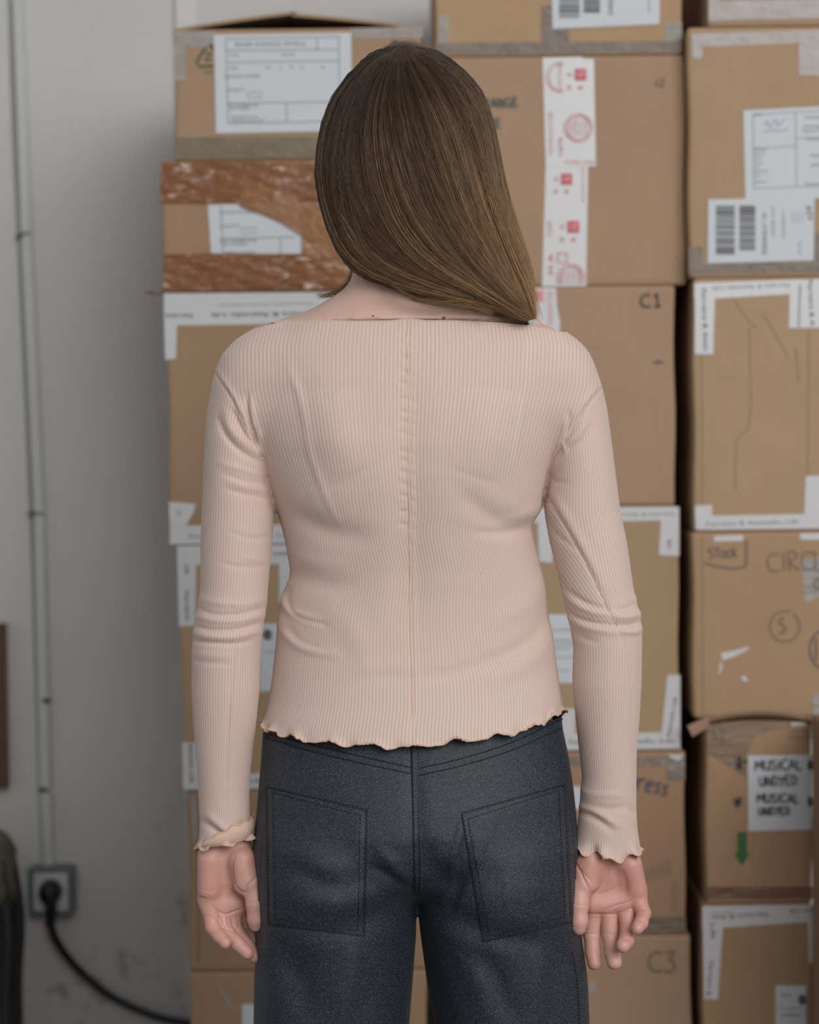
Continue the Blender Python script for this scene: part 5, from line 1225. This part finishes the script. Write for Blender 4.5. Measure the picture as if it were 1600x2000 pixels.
for quad in (PL, PR):
    pk_ = sheet_on('back_pocket', quad, bvJ, .0022, M_denim, jeans); tl, tr, br, bl = quad
    Vp = np.array([v.co[:] for v in pk_.data.vertices]); bvP = BVHTree.FromPolygons(Vp.tolist(), [tuple(p.vertices) for p in pk_.data.polygons])
    for ins in (2.5, 13):
        c = np.mean(quad, axis=0); q = [np.array(p, dtype=float) for p in quad]
        e = lambda a_, b_, d: None
        ctr = c
        def inset(p): s_ = np.sign(ctr - p); return p + s_ * np.array((ins, ins * .9))
        I = [inset(p) for p in q]
        for a_, b_ in ((0, 1), (1, 2), (2, 3), (3, 0)): stitch([tuple(I[a_]), tuple(I[b_])], pk_, bvP, .0004, .00045)
    for a_, b_ in ((0, 1), (1, 2), (2, 3), (3, 0)):      # dark seam where the pocket meets the cloth
        stitch([quad[a_], quad[b_]], pk_, bvJ, .0002, .0006, dash=False, name='pocket_edge')
# waistband / yoke seams, centre seam with felled edge, side seams
for yk in ([(520, 1434), (600, 1452), (700, 1476), (803, 1499)], [(518, 1440), (600, 1465), (700, 1489), (803, 1511)], [(820, 1500), (900, 1482), (1000, 1450), (1098, 1404)], [(820, 1514), (900, 1496), (1000, 1465), (1100, 1420)]):
    stitch(yk, jeans, name='yoke_stitching', r=.0006, off=.0006); stitch(yk, jeans, r=.0006, off=.0001, dash=False, name='yoke_seam')
sheet_on('felled_seam', [(803, 1452), (819, 1452), (820, 1748), (811, 1748)], bvJ, .0010, M_denim, jeans, 6, 40)
for x0_, x1_ in ((804, 810), (817, 819)): stitch([(x0_, 1455), ((x0_ + x1_) / 2, 1600), (x1_, 1745)], jeans, name='seam_stitching', off=.0012, r=.0005); stitch([(x0_ - 1.5, 1455), ((x0_ + x1_) / 2, 1600), (x1_, 1745)], jeans, off=.0002, r=.0006, dash=False, name='seam_edge')
stitch([(822, 1640), (823, 1700), (822, 1745)], jeans, name='seam_stitching', off=.0006, r=.0006, mat=M_stitchl)
stitch([(1108, 1540), (1122, 1640), (1124, 1720)], jeans, name='side_stitching', off=.0006, r=.0005, mat=M_stitchl); stitch([(1118, 1860), (1128, 1930), (1131, 2005)], jeans, name='side_stitching', off=.0006, r=.0006)
stitch([(516, 1600), (508, 1700), (506, 1780)], jeans, name='side_stitching', off=.0006, r=.0005, mat=M_stitchl)
# shoes (below the frame)
M_shoe = plain('black_leather', (0.012, 0.012, 0.013), .4)
for lf in (legL, legR):
    cx_, _, cy_, _ = lf.at(.09); Vs, Fs = [], []; ns = 20
    prof = [(0, 1.0), (.012, 1.0), (.022, .98), (.04, .93), (.06, .78), (.078, .5)]
    for j, (z_, s_) in enumerate(prof):
        for i in range(ns):
            t = 2 * math.pi * i / ns; yy = math.sin(t); w_ = .046 * (1 - .18 * (yy < -.3)); Vs.append((cx_ + w_ * s_ * math.cos(t), cy_ + .045 - (1 - s_) * .07 + .13 * s_ * yy, z_))
    for j in range(len(prof) - 1):
        for i in range(ns): Fs.append((j * ns + i, j * ns + (i + 1) % ns, (j + 1) * ns + (i + 1) % ns, (j + 1) * ns + i))
    Fs += [tuple(reversed(range(ns))), tuple(range((len(prof) - 1) * ns, len(prof) * ns))]
    add('shoe', Vs, Fs, M_shoe, person, True)

# ------------------------------------------------------------------ hair
HR = [(89, 762, 802, .00, .06), (94, 742, 830, -.018, .075), (104, 726, 856, -.032, .085), (120, 709, 880, -.044, .09), (141, 690, 902, -.055, .09), (168, 670, 924, -.064, .085), (195, 655, 940, -.071, .08), (230, 642, 951, -.078, .07), (264, 633, 959, -.083, .06), (330, 625, 971, -.088, .05), (375, 630, 982, -.088, .04), (435, 645, 999, -.086, .03), (492, 668, 1020, -.083, .02), (525, 690, 1029, -.082, .01), (552, 735, 1033, -.084, .0), (576, 805, 1036, -.085, -.02), (600, 930, 1039, -.080, -.03), (616, 985, 1041, -.073, -.033), (634, 1026, 1042, -.066, -.035)]
hairL = Loft(HR, 2.0, .005)
def hair_mat():
    t = NT('hair'); a_ = t.attr('tint').outputs['Fac']; b_ = t.attr('along').outputs['Fac']
    dark = t.mix(b_, (0.033, 0.0205, 0.0135), (0.18, 0.102, 0.053)); lt = t.mix(b_, (0.105, 0.063, 0.037), (0.62, 0.37, 0.185))
    t.base(t.mix(a_, dark, lt)); t.set(Roughness=.40, Specular_IOR_Level=.28); return t.m
M_hair = hair_mat()
lo = np.array((unp(600, 300)[0], -.12, unp(800, 640, -.09)[2])); hi = np.array((unp(1070, 300)[0], .13, unp(800, 80)[2])); ax, X, Y, Z = grid(lo, hi, .004)
zc_ = unp(786, 285, .02)
D = hairL.d(X, Y, Z, -.0055); D = np.maximum(D, -(ell(X, Y, Z, HC + (0, .12, -.05), (.072, .085, .10))))       # leave the face free
V, Q = surface_nets(D, lo, .004); V = smooth_mesh(V, Q, 3)
hair = add('hair', V, Q, M_hair, person, True); set_attr(hair, 'tint', np.full(len(V), .0)); zz = V[:, 2]; set_attr(hair, 'along', np.clip((HC[2] + .02 - zz) / .25, 0, .6))
hair['label'] = 'long straight brown hair with lighter ends swept over the right shoulder'
GD = [[(779, 90), (745, 97), (690, 141), (654, 195), (633, 264), (625, 330), (630, 375), (645, 435), (669, 492), (700, 530), (760, 557), (830, 577), (920, 593), (985, 609), (1040, 630)],
 [(781, 90), (754, 104), (715, 150), (685, 210), (668, 280), (663, 350), (672, 410), (692, 465), (728, 512), (780, 545), (850, 570), (930, 588), (990, 606), (1040, 630)],
 [(783, 90), (762, 112), (738, 165), (722, 230), (722, 300), (735, 370), (758, 430), (790, 480), (830, 518), (880, 546), (935, 572), (990, 601), (1040, 629)],
 [(785, 90), (772, 116), (760, 175), (762, 245), (778, 330), (800, 400), (830, 458), (866, 505), (910, 543), (955, 574), (1000, 603), (1041, 629)],
 [(788, 90), (786, 112), (798, 175), (818, 250), (843, 330), (870, 400), (902, 458), (938, 512), (973, 556), (1008, 597), (1041, 629)],
 [(791, 90), (802, 106), (840, 160), (874, 235), (900, 320), (925, 400), (951, 460), (978, 518), (1005, 566), (1027, 603), (1042, 629)],
 [(794, 90), (815, 101), (868, 137), (910, 192), (936, 265), (953, 350), (973, 430), (1000, 500), (1020, 556), (1033, 600), (1043, 630)],
 [(797, 90), (828, 99), (900, 144), (939, 195), (960, 270), (978, 360), (1000, 435), (1024, 510), (1035, 570), (1044, 630)]]
NT_ = 17
GR = np.array([resample(curve(g_, 80), NT_) for g_ in GD])                      # guides x points x 2
def guide_pos(w):
    """pixel path for fractional guide index (vectorised over w)"""
    w = np.clip(w, 0, len(GR) - 1.0001); i = w.astype(int); t = (w - i)[:, None, None]; return GR[i] * (1 - t) + GR[i + 1] * t
def to_surface(P, lift, wrap):
    """P strands x points x 2 pixels -> 3D on the hair volume; lift along the outward normal; wrap turns round the sides"""
    y = np.zeros(P.shape[:2])
    for _ in range(4):
        d = (P[..., 0, None] - 800) / F * RIGHT + (1000 - P[..., 1, None]) / F * UP + _fw; W_ = CAM + d * ((y - CAM[1]) / d[..., 1])[..., None]
        cx_, hx_, cy_, hy_ = [v.reshape(P.shape[:2]) for v in hairL.at(W_[..., 2].ravel())]
        c = np.clip((W_[..., 0] - cx_) / hx_, -1, 1); y = cy_ - hy_ * np.sqrt(1 - c * c)
    ph = np.arcsin(c) + wrap; hx2, hy2 = hx_ + lift, hy_ + lift
    return np.stack((cx_ + hx2 * np.sin(ph), cy_ - hy2 * np.cos(ph), W_[..., 2]), -1)
def strands(n, seed, lift0, lift1, wr=(-.0, 7.0), t0max=.30, rad=.00027, tint_hi=.25, wrapside=False, stray=0.0):
    rg = np.random.default_rng(seed); nl = max(6, n // 30)
    lw = rg.uniform(wr[0], wr[1], nl); lt = np.where(rg.random(nl) < tint_hi, rg.uniform(.55, 1.0, nl), rg.uniform(.0, .38, nl)); ll = rg.uniform(lift0, lift1, nl)
    lt = np.clip(lt + .26 * (lw - 3.5) / 3.5, 0, 1)
    id_ = rg.integers(0, nl, n); w = lw[id_] + rg.normal(0, .045, n); tt = np.linspace(0, 1, NT_)
    drift = rg.normal(0, .14, (n, 1)) * tt[None] + rg.normal(0, .11, (nl, 1))[id_] * np.sin(tt[None] * 5 + lw[id_][:, None] * 9)
    # keep locks together
    wt = np.clip(w[:, None] + drift, 0, 6.999)
    P = np.empty((n, NT_, 2)); i = wt.astype(int); fr = (wt - i)[..., None]; ar = np.arange(NT_)[None]; P = GR[i, ar] * (1 - fr) + GR[i + 1, ar] * fr
    # start (root) and end lengths vary
    s0 = rg.uniform(0, t0max, n) ** 1.3; s1 = .988 - np.abs(rg.normal(0, .03, n)); s0 *= (np.abs(wt[:, 0] - 3.5) / 3.5 * .6 + .4)
    u = s0[:, None] + (s1 - s0)[:, None] * tt[None]; uu = u * (NT_ - 1); a_ = np.clip(uu.astype(int), 0, NT_ - 2); f = (uu - a_)[..., None]; r_ = np.arange(n)[:, None]; P = P[r_, a_] * (1 - f) + P[r_, a_ + 1] * f
    if stray: P += np.cumsum(rg.normal(0, stray, (n, NT_, 2)), 1) * tt[None, :, None]
    P += rg.normal(0, .8, (n, 1, 2)) * np.minimum(1, 3 * tt)[None, :, None]
    env = np.minimum(1, tt * 5)[None] * (1 - .5 * tt[None] ** 4)
    lift = (ll[id_][:, None] + rg.uniform(-.0012, .0012, (n, 1))) * env + .0006
    if stray: lift = lift + np.abs(rg.normal(0, .0035, (n, 1))) * tt[None]
    wrap = np.zeros((n, NT_))
    if wrapside:
        sgn = np.where(w < 3.5, -1, 1); wrap = (sgn * rg.uniform(0, 1.1, n))[:, None] * (1 - .75 * tt[None])
    S = to_surface(P, lift, wrap); return S, np.repeat(np.clip(lt[id_] + rg.normal(0, .10, n), 0, 1)[:, None], NT_, 1), u, rad
def strand_mesh(S, rad, k=3):
    n, m_, _ = S.shape; T = np.gradient(S, axis=1); T /= np.linalg.norm(T, axis=2)[..., None] + 1e-12
    v = CAM - S; v /= np.linalg.norm(v, axis=2)[..., None]; A_ = np.cross(T, v); A_ /= np.linalg.norm(A_, axis=2)[..., None] + 1e-9; B_ = np.cross(A_, T)
    r = (rad * np.minimum(1, .35 + 3 * (1 - np.linspace(0, 1, m_)))).reshape(1, m_, 1)
    V = np.stack([S + r * (math.cos(t) * A_ + math.sin(t) * B_) for t in (math.radians(90), math.radians(210), math.radians(330))], 2)       # n,m,3,3
    base = (np.arange(n)[:, None, None] * m_ + np.arange(m_ - 1)[None, :, None]) * 3; j = np.arange(3)[None, None]; j2 = (j + 1) % 3
    return V.reshape(-1, 3), np.stack((base + j, base + j2, base + 3 + j2, base + 3 + j), -1).reshape(-1, 4)
def add_strands(name, sets):
    Vs, Qs, ti, al, o_ = [], [], [], [], 0
    for S, lt, u, rad in sets:
        V, Q = strand_mesh(S, rad); Vs.append(V); Qs.append(Q + o_); o_ += len(V); ti.append(np.repeat(lt.ravel(), 3)); al.append(np.repeat(np.clip(u.ravel() * 1.15 - .12, 0, 1), 3))
    o = add(name, np.concatenate(Vs), np.concatenate(Qs), M_hair, hair, True); set_attr(o, 'tint', np.concatenate(ti)); set_attr(o, 'along', np.concatenate(al)); o['kind'] = 'stuff'; return o
add_strands('hair_strands', [strands(7500, 1, -.0035, .002, t0max=.35, tint_hi=.12), strands(5800, 2, .000, .0055, t0max=.28, tint_hi=.16), strands(1800, 3, -.001, .004, wrapside=True), strands(260, 5, .004, .007, stray=.5, rad=.00022, tint_hi=.5), strands(90, 6, .003, .008, stray=1.3, rad=.00018, tint_hi=.5)])
# wisps at the nape and crown
def wisps(n, ctrl, jit, seed, y0):
    rg = np.random.default_rng(seed); out = []
    for _ in range(n):
        c = [(a_ + rg.normal(0, jit * (.3 + .7 * i / len(ctrl))), b_ + rg.normal(0, jit * (.3 + .7 * i / len(ctrl)))) for i, (a_, b_) in enumerate(ctrl)]; P = curve(c, NT_); dy = rg.normal(0, .004); out.append([unp(a_, b_, y0 + dy) for a_, b_ in P])
    S = np.array(out); u = np.tile(np.linspace(.3, .9, NT_), (n, 1)); return S, np.full((n, NT_), .45), u, .0002
add_strands('hair_wisps', [wisps(45, [(690, 505), (686, 540), (672, 562), (645, 574), (622, 578)], 6, 11, .0), wisps(34, [(752, 545), (800, 580), (850, 592), (905, 596), (960, 612)], 7, 12, -.089), wisps(26, [(740, 118), (770, 86), (810, 84), (842, 100)], 9, 13, .01), wisps(16, [(960, 280), (982, 360), (1012, 450), (1038, 540), (1046, 600)], 6, 14, -.03), wisps(14, [(700, 150), (660, 190), (634, 262), (622, 330)], 5, 15, .0)])
